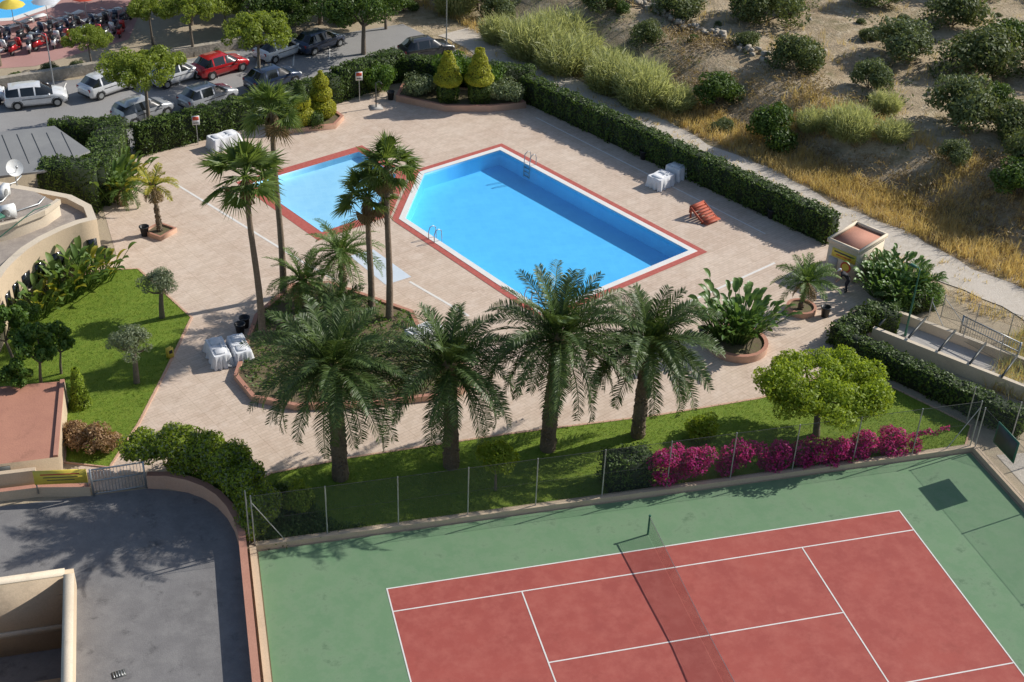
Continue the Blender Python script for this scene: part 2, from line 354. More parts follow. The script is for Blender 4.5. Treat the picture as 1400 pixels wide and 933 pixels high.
b=MB(); b.sheet([(0,0),(0,-10.97),(23.77,-10.97),(23.77,0)],.034,'red'); b.build('tennis_court_surface')
b=MB()
def lnz(x0,y0,x1,y1,z,w=.06):
    if x0==x1: Q=[(x0-w/2,y0,z),(x0+w/2,y0,z),(x0+w/2,y1,z),(x0-w/2,y1,z)]
    else: Q=[(x0,y0-w/2,z),(x1,y0-w/2,z),(x1,y0+w/2,z),(x0,y0+w/2,z)]
    b.quads([Q],'line')
for y in (0,-1.37,-9.6,-10.97): lnz(0,y,23.77,y,.0385)
for x in (0,23.77): lnz(x,.03,x,-11.0,.0425)
for x in (5.485,18.285): lnz(x,-1.37,x,-9.6,.0425)
lnz(5.485,-5.485,18.285,-5.485,.0385)
b.build('tennis_court_lines')
b=MB()
b.tube([(0,0,0),(0,0,1.12)],.045,'greenp',10); b.tube([(12.8,0,0),(12.8,0,1.12)],.045,'greenp',10)
xs=np.linspace(0,12.8,17); zt=.914+.156*np.abs(xs-6.4)/6.4
for i in range(16):
    b.quads([[(xs[i],0,.02),(xs[i+1],0,.02),(xs[i+1],0,zt[i+1]-.05),(xs[i],0,zt[i]-.05)]],'net')
    b.quads([[(xs[i],-.012,zt[i]-.06),(xs[i+1],-.012,zt[i+1]-.06),(xs[i+1],-.012,zt[i+1]),(xs[i],-.012,zt[i])]],'line')
b.tube([(0,0,1.06),(0,.0,1.1)],.06,'greenp',8)
b.build('tennis_net',(11.885,.914,.03),radians(-90))
def wall(b,pts,w,z0,z1,k,ktop=None,cap=0):
    P=[np.array(p,float) for p in pts]; n=len(P); Lp=[];Rp=[]
    for i in range(n):
        t=nrm(P[min(i+1,n-1)]-P[max(i-1,0)]); q=np.array([-t[1],t[0]]); Lp.append(P[i]+q*w/2); Rp.append(P[i]-q*w/2)
    for i in range(n-1):
        a,c,d,e=Lp[i],Lp[i+1],Rp[i+1],Rp[i]
        v=[(*e,z0),(*d,z0),(*c,z0),(*a,z0),(*e,z1),(*d,z1),(*c,z1),(*a,z1)]
        b.add(v,np.array([[0,1,5,4],[2,3,7,6]]),k); b.add(v,np.array([[4,5,6,7]]),ktop or k)
        if i==0: b.add(v,np.array([[3,0,4,7]]),k)
        if i==n-2: b.add(v,np.array([[1,2,6,5]]),k)
b=MB(); wall(b,[(-5.75,-20),(-5.2,3.68),(-5.1,3.7),(29.45,3.45),(29.6,3.4),(30.1,-20)],.28,0,.28,'beige')
b.build('court_kerb_wall')
# ------------------------------------------------------------------ pools
def pool(name,poly,depth,tile,wat,wl,white,redw,zr):
    b=MB(); n=len(poly)
    b.sheet(poly,-depth,tile)
    V=[(x,y,-depth) for x,y in poly]+[(x,y,.03) for x,y in poly]
    b.add(V,np.array([[(i+1)%n,i,n+i,n+(i+1)%n] for i in range(n)]),tile)
    b.sheet(poly,-wl,wat)
    inner=poly
    if white:
        o=offset(poly,white); b.sheet(o,.045,'poolwhite',[poly]); inner=o
        nn=len(o); V=[(x,y,.0) for x,y in o]+[(x,y,.045) for x,y in o]; b.add(V,np.array([[i,(i+1)%nn,nn+(i+1)%nn,nn+i] for i in range(nn)]),'poolwhite')
    o=offset(inner,redw); b.sheet(o,zr,'poolred',[inner])
    b.build(name)
pool('swimming_pool',POOL,1.1,'pooltile','water',.10,.38,.42,.028)
pool('paddling_pool',SM,.4,'pooltile2','water2',.06,0,.75,.022)
def ladder(x,y,rz):
    b=MB()
    for sx in (-.28,.28):
        P=[(sx,.45,.02),(sx,.45,.55),(sx,.35,.8),(sx,.15,.85),(sx,-.08,.7),(sx,-.12,.2),(sx,-.12,-.9)]
        b.tube(P,.028,'steel',8)
    for z in (-.2,-.5,-.8): b.box((0,-.12,z),(.56,.1,.03),'steel')
    b.build('pool_ladder',(x,y,.02),rz)
ladder(16.4,38.1,radians(-64.5)) ; ladder(8.3,29.2,radians(115.5)); ladder(12.1,21.0,radians(115.5))
b=MB()
wall(b,[(-6.8,39.8),(.2,27.7),(1.6,25.6)],.16,0,.02,'drain'); wall(b,[(5.7,24.6),(8.2,20.3)],.16,0,.02,'drain'); wall(b,[(20.2,19.0),(27.5,22.5)],.16,0,.02,'drain'); wall(b,[(19,45.6),(28.4,26)],.1,0,.017,'drain')
b.build('drain_channel')
b=MB(); b.sheet([(2.8,28.2),(4.3,28.7),(5.9,25.1),(4.3,24.5)],.02,'matwhite'); b.build('shower_mat')
# ------------------------------------------------------------------ terrain right
ss=np.arange(-110,110,1.0); dd=np.concatenate([np.arange(1.4,30,.7),np.arange(30,160,3)])
S,D=np.meshgrid(ss,dd,indexing='ij'); X=K[0]+E[0]*S+NN[0]*D; Y=K[1]+E[1]*S+NN[1]*D; Z=H(X,Y)
fd=np.clip((D-1.4)/1.0,0,1); Z=Z*fd-.02*(1-fd)
V=np.stack([X,Y,Z],-1).reshape(-1,3); nd=len(dd); I=(np.arange(len(ss)-1)[:,None]*nd+np.arange(nd-1)[None]).ravel()
b=MB(); b.add(V,np.stack([I,I+nd,I+nd+1,I+1],1)[:,::-1],'hill'); b.build('hillside_terrain',smooth=True)
b=MB(); V=[];F=[]; sp_=np.arange(-14,75,1.2)
for i,s in enumerate(sp_):
    w0=3.0+.25*sin(i*.9)+.12*sin(i*2.3); w1=6.0+.3*sin(i*.7+1)+.15*sin(i*2.1)+max(0,(s-35)*.03)
    for o in np.linspace(w0,w1,4):
        x,y=LS(s,o); V.append((x,y,.06))
for i in range(len(sp_)-1):
    for k in range(3): F.append([i*4+k,i*4+k+1,(i+1)*4+k+1,(i+1)*4+k][::-1])
b.add(V,np.array(F),'gravel'); b.build('gravel_path',smooth=True)
def scatter_sd(n,s0,s1,d0,d1,clump=None):
    s=rng.uniform(s0,s1,n); d=rng.uniform(d0,d1,n)
    x=K[0]+E[0]*s+NN[0]*d; y=K[1]+E[1]*s+NN[1]*d
    if clump is not None:
        f=np.sin(x*clump+2*np.sin(y*clump*.7))+np.sin(y*clump*1.3+x*.4); m=f>rng.uniform(-1.2,.8,n); x,y=x[m],y[m]
    return np.stack([x,y,H(x,y)],1)
def tuft(P,k,spread): 
    P=np.repeat(P,k,0); o=rng.normal(size=(len(P),2))*spread; P=P.copy(); P[:,:2]+=o; return P
b=MB()
for (n,s0,s1,d0,d1,cl,h) in ((4800,6,72,6.2,9.6,None,.55),(800,-12,60,1.5,3.0,.9,.3),(300,-10,60,4.0,5.2,.7,.2),(4600,14,75,9,15,.5,.5),(4600,-60,60,15,60,.35,.45),(900,-30,10,6,8,.6,.5)):
    P=tuft(scatter_sd(n,s0,s1,d0,d1,cl),6,.13)
    q1,q2=blades(P,h,.035,.6); b.quads(q1,'gold'); b.quads(q2,'gold')
b.build('dry_grass')
b=MB()
P=scatter_sd(4200,0,75,9.3,16.5,.45); P=tuft(P,13,.3); P[:,2]+=rng.random(len(P))*.55
b.quads(leafq(P,np.tile([0,0,1.],(len(P),1)),.12,.3,1.2),'brown')
P=scatter_sd(1300,-60,70,12,60,.3); P=tuft(P,14,.35); P[:,2]+=rng.random(len(P))*.4
b.quads(leafq(P,np.tile([0,0,1.],(len(P),1)),.13,.4,1.2),'shrub')
b.build('hillside_brush')
bm=[bush_mesh('scrub_bush',(2.6,2.4,1.9),30,.9,6500,.11,'shrub'),bush_mesh('scrub_bush',(2.5,2.6,2.1),28,.85,6500,.11,'shrub',leaf2='greyshrub',f2=.4),bush_mesh('scrub_bush',(2.2,2.2,2.1),26,.8,6500,.11,'shrubd')]
BL=[(32.3,44.2,.85,2),(34,38,1.0,2),(31.6,41,.4,1),(45.9,34.2,1.1,1),(48.7,31.2,.9,0),(39.4,46.1,1.0,0),(47.8,46.1,1.1,1),(40.4,55.4,1.15,0),(43.5,57.5,.8,2),(55.2,51.3,1.1,0),(42.8,41.2,.7,1),(34.5,58,.9,0),(52,42.4,1.25,0),(57,46,1.0,2),(58,40,1.2,0),(51,57,1,1),(60,58,1.3,0),(37,50.5,.5,0),(30,54,.6,0),(36,64,.9,1),(46,65,1.1,0),(54,67,1.2,2),(66,63,1.3,0),(70,55,1.4,1),(28.5,61,.8,0),(44.8,24.5,.9,2),(47.3,26.8,1,0),(43,29.5,.5,1),(31,66,.9,0),(62,73,1.5,0),(48,75,1.4,1),(57,81,1.5,2),(38,74,1.3,0),(50,36,.7,2)]
for x,y,s,k in BL: inst('scrub_bush',bm[k],(x,y,float(H(x,y))-.1),rng.random()*6,(s*rng.uniform(1.0,1.3),s*1.1,s*rng.uniform(.9,1.2)))
for i in range(80):
    s,d=rng.uniform(-60,60),rng.uniform(14,62); x,y=LS(s,d); inst('low_shrub',bm[rng.integers(3)],(x,y,float(H(x,y))-.1),rng.random()*6,rng.uniform(.15,.42))
def reed_mesh(r,h,n):
    b=MB(); a=rng.random(n)*2*pi; rr=r*np.sqrt(rng.random(n)); P=np.stack([rr*np.cos(a),rr*np.sin(a),0*a],1)
    hh=h*(1-.35*(rr/r)**2)*rng.uniform(.7,1.15,n)
    out=np.stack([np.cos(a)*rr/r,np.sin(a)*rr/r,0*a],1)
    for j in range(4):
        z0=hh*(.15+.2*j)*rng.uniform(.8,1.2,n); base=P+out*z0[:,None]*.25; base[:,2]=z0
        L=rng.uniform(.5,1.0,n); dr=nrm(out*.6+rng.normal(size=(n,3))*.5+np.array([0,0,1.2])); t=nrm(np.cross(dr,rng.normal(size=(n,3))))*.03
        m=base+dr*L[:,None]*.6; e=base+dr*L[:,None]; e[:,2]-=.12
        b.quads(np.stack([base-t,base+t,m+t,m-t],1),'reed'); b.quads(np.stack([m-t,m+t,e+t*.2,e-t*.2],1),'reed')
    q1,q2=blades(P,h*.8,.03,.25); b.quads(q1,'reed'); b.quads(q2,'reed')
    return b.build('reed_clump',link=False)
rm=[reed_mesh(1.6,3.0,600),reed_mesh(1.2,2.4,420)]
for x,y,s,k in [(27.3,46.6,1.0,0),(29.4,45.0,.9,1),(26,49.9,1.0,0),(28.6,48.9,1,1),(23.6,54,1.1,0),(21.8,57,1.1,0),(25.8,55.5,.8,1),(24.5,58.8,1.2,0),(38.3,35.2,.8,0),(40.6,33.5,.75,1),(36.6,37.3,.7,1),(20,60.5,.9,1),(27,52.8,.8,1),(42.1,37.5,.6,1),(17.9,67.5,1.1,1)]:
    inst('reed_clump',rm[k],(x,y,float(H(x,y)) if (x-K[0])*NN[0]+(y-K[1])*NN[1]>1.5 else 0),rng.random()*6,(s*rng.uniform(.9,1.2),s,s*rng.uniform(.8,1.2)))
b=MB()
a0=np.array([29.5,67.]);a1=np.array([37.5,47.5])
for i in range(170):
    t=i/170; p=a0*(1-t)+a1*t+rng.normal(size=2)*.25; s=rng.uniform(.25,.6)
    b.box((p[0],p[1],float(H(*p))+rng.uniform(0,.5)),(s,s*.8,s*.6),'stone',rng.random()*3,taper=.8)
b.build('rubble_stone_wall')
b=MB()
for i in range(220):
    p=LS(rng.uniform(-50,50),rng.uniform(14,60)); s=rng.uniform(.1,.4); b.box((p[0],p[1],float(H(*p))+s*.15),(s,s*.8,s*.5),'stone',rng.random()*3,taper=.7)
b.build('field_rocks')
b=MB(); P=[]
for s in np.linspace(-50,-4,24): P.append(LS(s,26+2*sin(s*.2)))
V=[];F=[]
for i,p in enumerate(P):
    for o in (-1.6,0,1.6): x,y=p+NN*o; V.append((x,y,float(H(x,y))+.06))
for i in range(len(P)-1):
    for k in range(2): F.append([i*3+k,i*3+k+1,i*3+4+k,i*3+3+k][::-1])
b.add(V,np.array(F),'gravel'); b.build('dirt_track',smooth=True)
# ------------------------------------------------------------------ hedges
def hedge(p0,p1,w,h,dens=115,size=.085,leaf='hedge',name='clipped_hedge',z0=0,lump=.06):
    p0=np.array(p0,float);p1=np.array(p1,float); L=float(np.linalg.norm(p1-p0)); rz=atan2(*(p1-p0)[::-1])
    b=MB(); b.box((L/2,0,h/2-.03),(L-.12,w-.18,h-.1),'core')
    for (area,gen) in ((L*h,'f'),(L*h,'b'),(L*w*1.4,'t'),(w*h,'l'),(w*h,'r')):
        n=int(area*dens); u=rng.random(n); v=rng.random(n); o=np.ones(n)
        if gen in 'fb': s=-1 if gen=='f' else 1; P=np.stack([u*L,s*w/2*o,v*h],1); nn=np.stack([0*o,s*o,.2*o],1)
        elif gen=='t': P=np.stack([u*L,(v-.5)*w,h*o],1); nn=np.stack([0*o,0*o,o],1)
        else: s=-1 if gen=='l' else 1; P=np.stack([(0 if gen=='l' else L)*o,(u-.5)*w,v*h],1); nn=np.stack([s*o,0*o,0*o],1)
        d=lump*(np.sin(P[:,0]*2.3+P[:,2]*1.7)+np.sin(P[:,0]*5.1+P[:,1]*3)+rng.normal(size=n)*.7)
        P=P+nn*d[:,None]; P[:,2]=np.maximum(P[:,2],.02)
        b.quads(leafq(P,nn,size,.5,.45 if gen=='t' else .55),leaf)
    return b.build(name,(p0[0],p0[1],z0),rz)
hedge((19.1,49.0),(32.0,24.2),1.15,1.9)
hedge((-8.9,44.5),(5.6,51.1),1.1,2.1)
hedge((5.4,51.2),(10.6,54.4),1.2,2.4)
hedge((10.5,54.2),(20,50.2),1.2,1.9)
hedge((-14.6,38.0),(-11.2,37.3),1.8,3.0,90); hedge((-11.6,37.4),(-10.2,44.5),1.8,2.7,90); hedge((-14.3,44.9),(-9.8,44.6),1.1,2.6)
hedge((27.0,13.3),(29.8,15.0),1.2,1.1); hedge((27.0,13.0),(32.6,4.0),1.0,1.3); hedge((29.6,15.0),(31.2,14.4),1.4,1.2)
hedge((33.0,21.3),(33.6,15.5),1.5,1.1,leaf='shrub')
# ------------------------------------------------------------------ lawns
LF=[(-5.0,3.85),(-4.6,8.2),(-3.9,8.7),(-.1,9.1),(7.8,9.35),(15.4,9.3),(21,9.6),(24.5,10.6),(26.5,12),(30.5,5.2),(29.3,3.7)]
LL=[(-10.9,29.2),(-9.3,29),(-6.65,23.1),(-8.3,18),(-9.7,13.9),(-11.1,10.7),(-13.1,11.5),(-13.1,16.2),(-19,17),(-19,24),(-14,28.5)]
for nm,LP in (('front_lawn',LF),('side_lawn',LL)):
    b=MB(); b.sheet(LP,.05,'lawn')
    P=sample(LP,22000 if nm=='front_lawn' else 14000); P=np.column_stack([P,np.full(len(P),.05)])
    q1,q2=blades(P,.07,.025,.8); b.quads(q1,'blade'); b.quads(q2,'blade'); b.build(nm)
    b=MB(); wall(b,LP+[LP[0]],.12,0,.07,'salmonlight'); b.build('lawn_edging_kerb')
# ------------------------------------------------------------------ palms
def feather(b,base,az,el,L,droop,k,nl=40,lw=.055,ll=.75):
    m=12; s=np.linspace(0,1,m); th=el-droop*s**1.4; ds=L/(m-1)
    x=np.concatenate([[0],np.cumsum(np.cos(th)[:-1]*ds)]); z=np.concatenate([[0],np.cumsum(np.sin(th)[:-1]*ds)])
    azs=az+rng.normal()*.12*s
    P=np.stack([x*np.cos(azs),x*np.sin(azs),z],1)+base
    b.tube(P[::2],np.linspace(.045,.012,len(P[::2])),'lpalm',4,False)
    u=np.linspace(.12,1,nl); pi_=np.stack([np.interp(u,s,P[:,j]) for j in range(3)],1)
    thi=np.interp(u,s,th); T=np.stack([np.cos(thi)*cos(az),np.cos(thi)*sin(az),np.sin(thi)],1)
    side=np.array([-sin(az),cos(az),0.]); up=np.cross(T,side)*-1; up=np.where(up[:,2:3]<0,-up,up)
    tw=rng.normal()*.25; side=side+np.array([0,0,tw])
    for sg in (-1,1):
        l=(ll*np.clip(np.sin(pi*(.12+.80*u)),.2,1)**.7*rng.uniform(.85,1.1,nl))[:,None]
        d=nrm(T*.7+side*sg*.85+up*.30+rng.normal(size=(nl,3))*.10)
        mid=pi_+d*l*.6; tip=mid+nrm(d+np.array([0,0,-.35]))*l*.4
        w=nrm(T+.2*rng.normal(size=(nl,3)))*lw/2
        b.quads(np.stack([pi_-w*.6,pi_+w*.6,mid+w,mid-w],1),k); b.quads(np.stack([mid-w,mid+w,tip+w*.1,tip-w*.1],1),k)
def date_palm(loc,h,L,nf,lean=(0,0),tr=.33,k='date',name='date_palm',nl=56,ll=.64,lw=.056,bark='barkd',low=-.5):
    b=MB(); n=14; t=np.linspace(0,1,n); P=np.stack([lean[0]*t**1.5,lean[1]*t**1.5,t*h],1); P[0,2]=-.1
    R=tr*(1.18-.3*t+.06*np.sin(np.arange(n)*2.1)); R[-2:]*=1.3
    b.tube(P,R,bark,12)
    for i in range(int(h*26)):
        z=rng.uniform(.2,h); a=i*2.4; tt=z/h; r=tr*(1.12-.3*tt)
        c=np.array([lean[0]*tt**1.5+cos(a)*r,lean[1]*tt**1.5+sin(a)*r,z]); b.box(c,(.12,.13,.09),bark,a,taper=.6)
    top=np.array([lean[0],lean[1],h])
    b.lathe([(tr*.9,-.5),(tr*1.5,-.1),(tr*1.2,.25),(.05,.5)],'dead',10,top)
    for i in range(nf):
        u=i/nf; el=1.40-(1.40-low)*u**.85+rng.normal()*.10; az=i*2.39996+rng.normal()*.14
        dr=.65+.75*cos(el)*rng.uniform(.7,1.25)
        feather(b,top+np.array([cos(az)*.15,sin(az)*.15,.1]),az,el,L*rng.uniform(.85,1.1)*(.75+.25*min(1,u*3)),dr,k,nl,lw,ll)
    for i in range(7):
        feather(b,top,rng.random()*6.28,-.7,L*.6,.8,'dead',24,.05,.4)
    return b.build(name,(*loc,0.03))
date_palm((-.8,7.7),5.9,4.2,66,(-.1,.3)); date_palm((4.4,7.5),5.5,3.9,56,(-.1,.2)); date_palm((9.2,7.8),6.2,4.2,66,(.25,.1)); date_palm((13.8,7.9),5.3,3.7,58,(.1,.1),tr=.3)
date_palm((1.7,23.4),3.0,2.5,34,(0,0),.18,'lpalm','young_date_palm',30,.4,.05)
date_palm((-.6,22.2),2.2,2.3,30,(0,0),.16,'lpalm','young_date_palm',30,.4,.05)
date_palm((1.0,20.6),1.4,2.2,28,(0,0),.16,'date','young_date_palm',30,.4,.05)
date_palm((26.6,17.0),1.9,1.9,26,(.1,0),.11,'lpalm','feather_palm',28,.38,.05,low=.0)
date_palm((-7.9,33.1),3.1,1.6,12,(-.1,0),.13,'ypalm','feather_palm',26,.4,.06,low=.1)
def fan_palm(loc,h,r,nf,lean=(0,0),tr=.17):
    b=MB(); n=16; t=np.linspace(0,1,n); P=np.stack([lean[0]*t**1.3+.05*np.sin(t*6),lean[1]*t**1.3,t*h],1); P[0,2]=-.1
    b.tube(P,tr*(1.35-.55*t**.5+.03*np.sin(np.arange(n)*2.7)),'bark',10)
    top=P[-1]
    for i in range(nf):
        u=i/nf; el=1.4-2.15*u+rng.normal()*.18; az=i*2.39996+rng.normal()*.25
        k='dead' if el<-.68 else 'fan'
        pl=r*.50*rng.uniform(.75,1.2); D=np.array([cos(el)*cos(az),cos(el)*sin(az),sin(el)])
        e=top+D*pl+np.array([0,0,-.06]); b.tube([top,(top+e)/2+np.array([0,0,.05]),e],[.028,.02,.014],'lpalm' if k=='fan' else k,4,False)
        side=nrm(np.array([-sin(az),cos(az),rng.normal()*.35])); D2=nrm(D+np.array([0,0,-.2])); m=22; a=np.linspace(-1.75,1.75,m+1); R=r*.52*rng.uniform(.85,1.12)
        dirs=np.cos(a)[:,None]*D2+np.sin(a)[:,None]*side
        fold=np.cross(D2,side)*.05*((np.arange(m+1)%2)*2-1)[:,None]
        p1=e+dirs*R*.5+fold*R
        b.quads(np.stack([np.tile(e,(m,1)),p1[:-1],(p1[:-1]+p1[1:])/2,p1[1:]],1),k)
        dm=nrm((dirs[:-1]+dirs[1:])/2); q=e+dm*R*.47; w=(p1[1:]-p1[:-1])*.32
        tip=e+dm*R*rng.uniform(.9,1.12,m)[:,None]+np.array([0,0,-1.])*R*rng.uniform(.02,.22,m)[:,None]
        b.quads(np.stack([q-w,q+w,tip+w*.08,tip-w*.08],1),k)
    for i in range(80):
        az=rng.random()*6.28; z=rng.uniform(-1.0,-.1); p=top+np.array([cos(az)*.2,sin(az)*.2,z]); q=p+np.array([cos(az)*.22,sin(az)*.22,-.5])
        s=np.array([-sin(az),cos(az),0])*.07; b.quads([[p-s,p+s,q+s*.7,q-s*.7]],'dead')
    return b.build('fan_palm',(*loc,0.03))
fan_palm((-3.1,20.2),9.5,2.3,36,(-.2,.2)); fan_palm((-1.5,24.4),11.1,1.9,32,(.05,.2)); fan_palm((2.9,21.2),7.4,1.9,32,(.05,.1)); fan_palm((3.8,20.6),9.3,1.9,33,(.1,0.2))
# ------------------------------------------------------------------ planters
def planter(name,poly,h=.4,w=.22):
    b=MB(); inner=offset(poly,-w); n=len(poly)
    V=[(x,y,0) for x,y in poly]+[(x,y,h) for x,y in poly]
    b.add(V,np.array([[i,(i+1)%n,n+(i+1)%n,n+i] for i in range(n)]),'salmonlight')
    b.sheet(poly,h,'salmon',[inner]); V=[(x,y,h-.15) for x,y in inner]+[(x,y,h) for x,y in inner]
    b.add(V,np.array([[i,(i+1)%n,n+(i+1)%n,n+i] for i in range(n)]),'salmonlight'); b.sheet(inner,h-.1,'soil'); b.build(name)
BED=[(-4.9,16.7),(-4.2,14.6),(-2.2,13.4),(1,12.9),(5.8,12.8),(7.2,13.8),(6.8,15.5),(5.4,17.0),(5.2,21.0),(3.4,22.8),(1.2,25.0),(-1.0,25.2),(-3.3,22.3)]
planter('palm_planter_bed',BED,.35)
circ=lambda c,r,n=28:[(c[0]+r*cos(i/n*2*pi),c[1]+r*sin(i/n*2*pi)) for i in range(n)]
planter('round_planter',circ((21.7,14.4),1.65),.45); planter('round_planter',circ((26.7,17.1),.85),.35,.15)
planter('square_planter',circ((-7.9,33.1),1.0,4),.3,.12)
CB=[(9.6,50.2),(12.8,47.7),(16,47.1),(18.7,47.3),(18.3,49.2),(10.6,52.6)]
planter('corner_planter_bed',CB,.5); planter('hedge_planter_bed',[(1,45.9),(4.6,46.2),(5.4,47.6),(4.6,49.6),(-.2,47.3)],.35)
P=sample(offset(BED,-.4),1000); P=np.column_stack([P,.3+rng.random(len(P))*.3]); b=MB(); P=tuft(P,6,.10)
b.quads(leafq(P,np.tile([0,0,1.],(len(P),1)),.08,.5,.8),'broad'); b.build('ground_cover_plants')
def topiary(x,y,z0,parts,name='topiary'):
    b=MB()
    b.tube([(0,0,0),(0,0,parts[-1][1])],.06,'wood',6)
    for (kind,zc,r,hh,leaf) in parts:
        if kind=='cone':
            n=int(2600*r*hh); v=rng.random(n)**1.2; a=rng.random(n)*2*pi; rr=r*(1-v*.75)*(1+.10*np.sin(v*hh*9)); P=np.stack([rr*np.cos(a),rr*np.sin(a),zc+v*hh],1); d=np.stack([np.cos(a),np.sin(a),0*a+.5],1)
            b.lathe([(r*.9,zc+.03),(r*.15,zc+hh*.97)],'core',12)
        else:
            n=int(1500*(r*r*2+r*hh)); d=nrm(rng.normal(size=(n,3))); P=d*np.array([r,r,hh/2])+np.array([0,0,zc+hh/2])
            if kind=='box': q=d/np.max(np.abs(d),axis=1,keepdims=True); P=q*np.array([r,r,hh/2])*.95+np.array([0,0,zc+hh/2])
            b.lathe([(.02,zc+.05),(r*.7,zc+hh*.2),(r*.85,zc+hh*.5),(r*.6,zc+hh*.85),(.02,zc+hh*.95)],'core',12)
        P=P+rng.normal(size=P.shape)*.03; b.quads(leafq(P,d,.06,.5,.5),leaf)
    b.build(name,(x,y,z0))
topiary(13.2,48.8,.4,[('box',0,.72,1.4,'hedge'),('ball',1.2,1.0,.8,'topi'),('cone',1.6,.98,2.1,'topi')])
topiary(15.4,48.3,.4,[('box',0,.72,1.4,'hedge'),('ball',1.3,1.02,.9,'topi'),('cone',1.7,1.0,2.3,'topi')])
topiary(2.3,46.9,.2,[('ball',0,.95,1.4,'topi'),('ball',1.2,.7,1.0,'topi'),('cone',1.9,.6,1.3,'hedge')])
topiary(3.9,47.9,.2,[('ball',0,1.0,1.4,'topi'),('ball',1.3,.75,1.0,'topi'),('ball',2.2,.55,.9,'topi'),('cone',2.8,.35,.7,'topi')])
topiary(1.0,47.2,.2,[('box',0,.6,1.6,'hedge')]); topiary(3.2,46.5,.2,[('box',0,.55,1.0,'hedge')])
gb=bush_mesh('round_grey_bush',(1.3,1.2,.95),26,.5,4200,.065,'greyshrub')
inst('round_grey_bush',gb,(17.4,48.2,.4),0,1.25); inst('round_grey_bush',gb,(11.4,50.4,.4),1,1.2)
bb=bush_mesh('dark_bush',(1.6,1.3,1.2),22,.55,4600,.075,'broad')
inst('dark_bush',bb,(14.2,51.2,.3),0,(1.2,1.2,1.9)); inst('dark_bush',bb,(8.8,52.2,.1),1,(1.1,1,1.5)); inst('dark_bush',bb,(16.8,50.6,.3),2,(1,1,1.3))
# ------------------------------------------------------------------ trees
t1=tree_mesh('street_tree',4.0,(3.4,3.2,1.6),56,.62,10500,.10,'tree',tr=.12)
t2=tree_mesh('street_tree',4.0,(2.8,2.8,1.7),48,.6,9500,.10,'tree',tr=.12)
t3=tree_mesh('broadleaf_tree',3.4,(3.6,3.3,2.3),50,.85,10500,.11,'shrubd',tr=.16)
inst('street_tree',t1,(-8,49.3,0),0); inst('street_tree',t2,(.2,54.5,0),1,1.05); inst('street_tree',t2,(-4.2,61.5,0),2,.95); inst('street_tree',t1,(-11.8,59.9,0),3,.62)
for x,y,s,k in [(8.8,59.8,1.15,t3),(6.4,67,1.1,t3),(1,66,1,t3),(-4,68.5,1,t3),(11.5,65,.9,t2),(-1.5,72,1.2,t3),(13,71,1.1,t3),(-7.2,64.5,.7,t2),(5,73,1.3,t3),(-20.5,59.5,.5,t3),(20,68,.8,t3),(4,64.5,.7,t3),(-5.5,74,1.1,t3),(17.5,73,1.2,t3),(9,69,1,t2),(23,72,1,t3),(-1.5,65,.7,t2)]:
    inst('broadleaf_tree' if k is t3 else 'street_tree',k,(x,y,-.2 if k is t3 else 0),rng.random()*6,s)
for i in range(26):
    x,y=rng.uniform(-6,24),rng.uniform(64.5,80); inst('roadside_shrub',bm[rng.integers(3)],(x,y,-.1),rng.random()*6,rng.uniform(.4,.8))
for i in range(12): inst('roadside_shrub',bm[rng.integers(3)],(-17+i*2.1+rng.normal()*.3,59.0+i*.48+rng.normal()*.3,-.1),rng.random()*6,rng.uniform(.22,.42))
rt=tree_mesh('umbrella_tree',2.8,(3.8,3.2,1.35),85,.62,24000,.085,'lime',tr=.16,zmin=-.1); inst('umbrella_tree',rt,(22.5,6.1,0.04))
ol=tree_mesh('olive_tree',1.95,(1.15,1.05,.85),24,.36,4800,.06,'olive',tr=.12,asp=.3); inst('olive_tree',ol,(-8.2,23.4,0.04),0,1.1); inst('olive_tree',ol,(-9.7,17.4,0.04),2,1.2)
sb=bush_mesh('clipped_shrub',(1.0,1.0,.95),24,.4,3600,.07,'lime'); inst('clipped_shrub',sb,(16.9,7.2,.04),0,1.0); inst('clipped_shrub',sb,(-2.9,6.2,.04),1,(1.05,.9,.85))
st=tree_mesh('small_standard_tree',1.9,(1.15,1.1,.75),28,.38,4400,.07,'lime',tr=.06); inst('small_standard_tree',st,(6.0,5.3,.04))
ht=bush_mesh('hedge_tree',(1.35,1.35,1.1),28,.5,6000,.075,'greyshrub',leaf2='lime',f2=.7)
for x,y,z,s in [(-9.3,10.0,.9,1.0),(-8.0,9.6,1.1,1.05),(-6.8,9.0,1.0,1.05),(-5.8,8.0,1.0,1.05),(-5.2,6.7,.9,1.0),(-4.9,5.4,.6,.95),(-5.0,4.7,.1,.75),(-7.4,9.4,.0,1),(-6.1,8.4,0,1),(-5.3,7.0,0,.9)]:
    inst('hedge_tree',ht,(x,y,z),rng.random()*6,s)
lt=tree_mesh('rubber_tree',2.6,(1.3,1.2,1.6),20,.42,2600,.12,'broad',tr=.08)
for x,y,s in [(-14.3,17.8,1.0),(-13.4,19.0,.8),(-15.6,20.0,1.0),(-15.2,16.6,.7),(-14.9,22.4,.65)]: inst('rubber_tree',lt,(x,y,0),rng.random()*6,s)
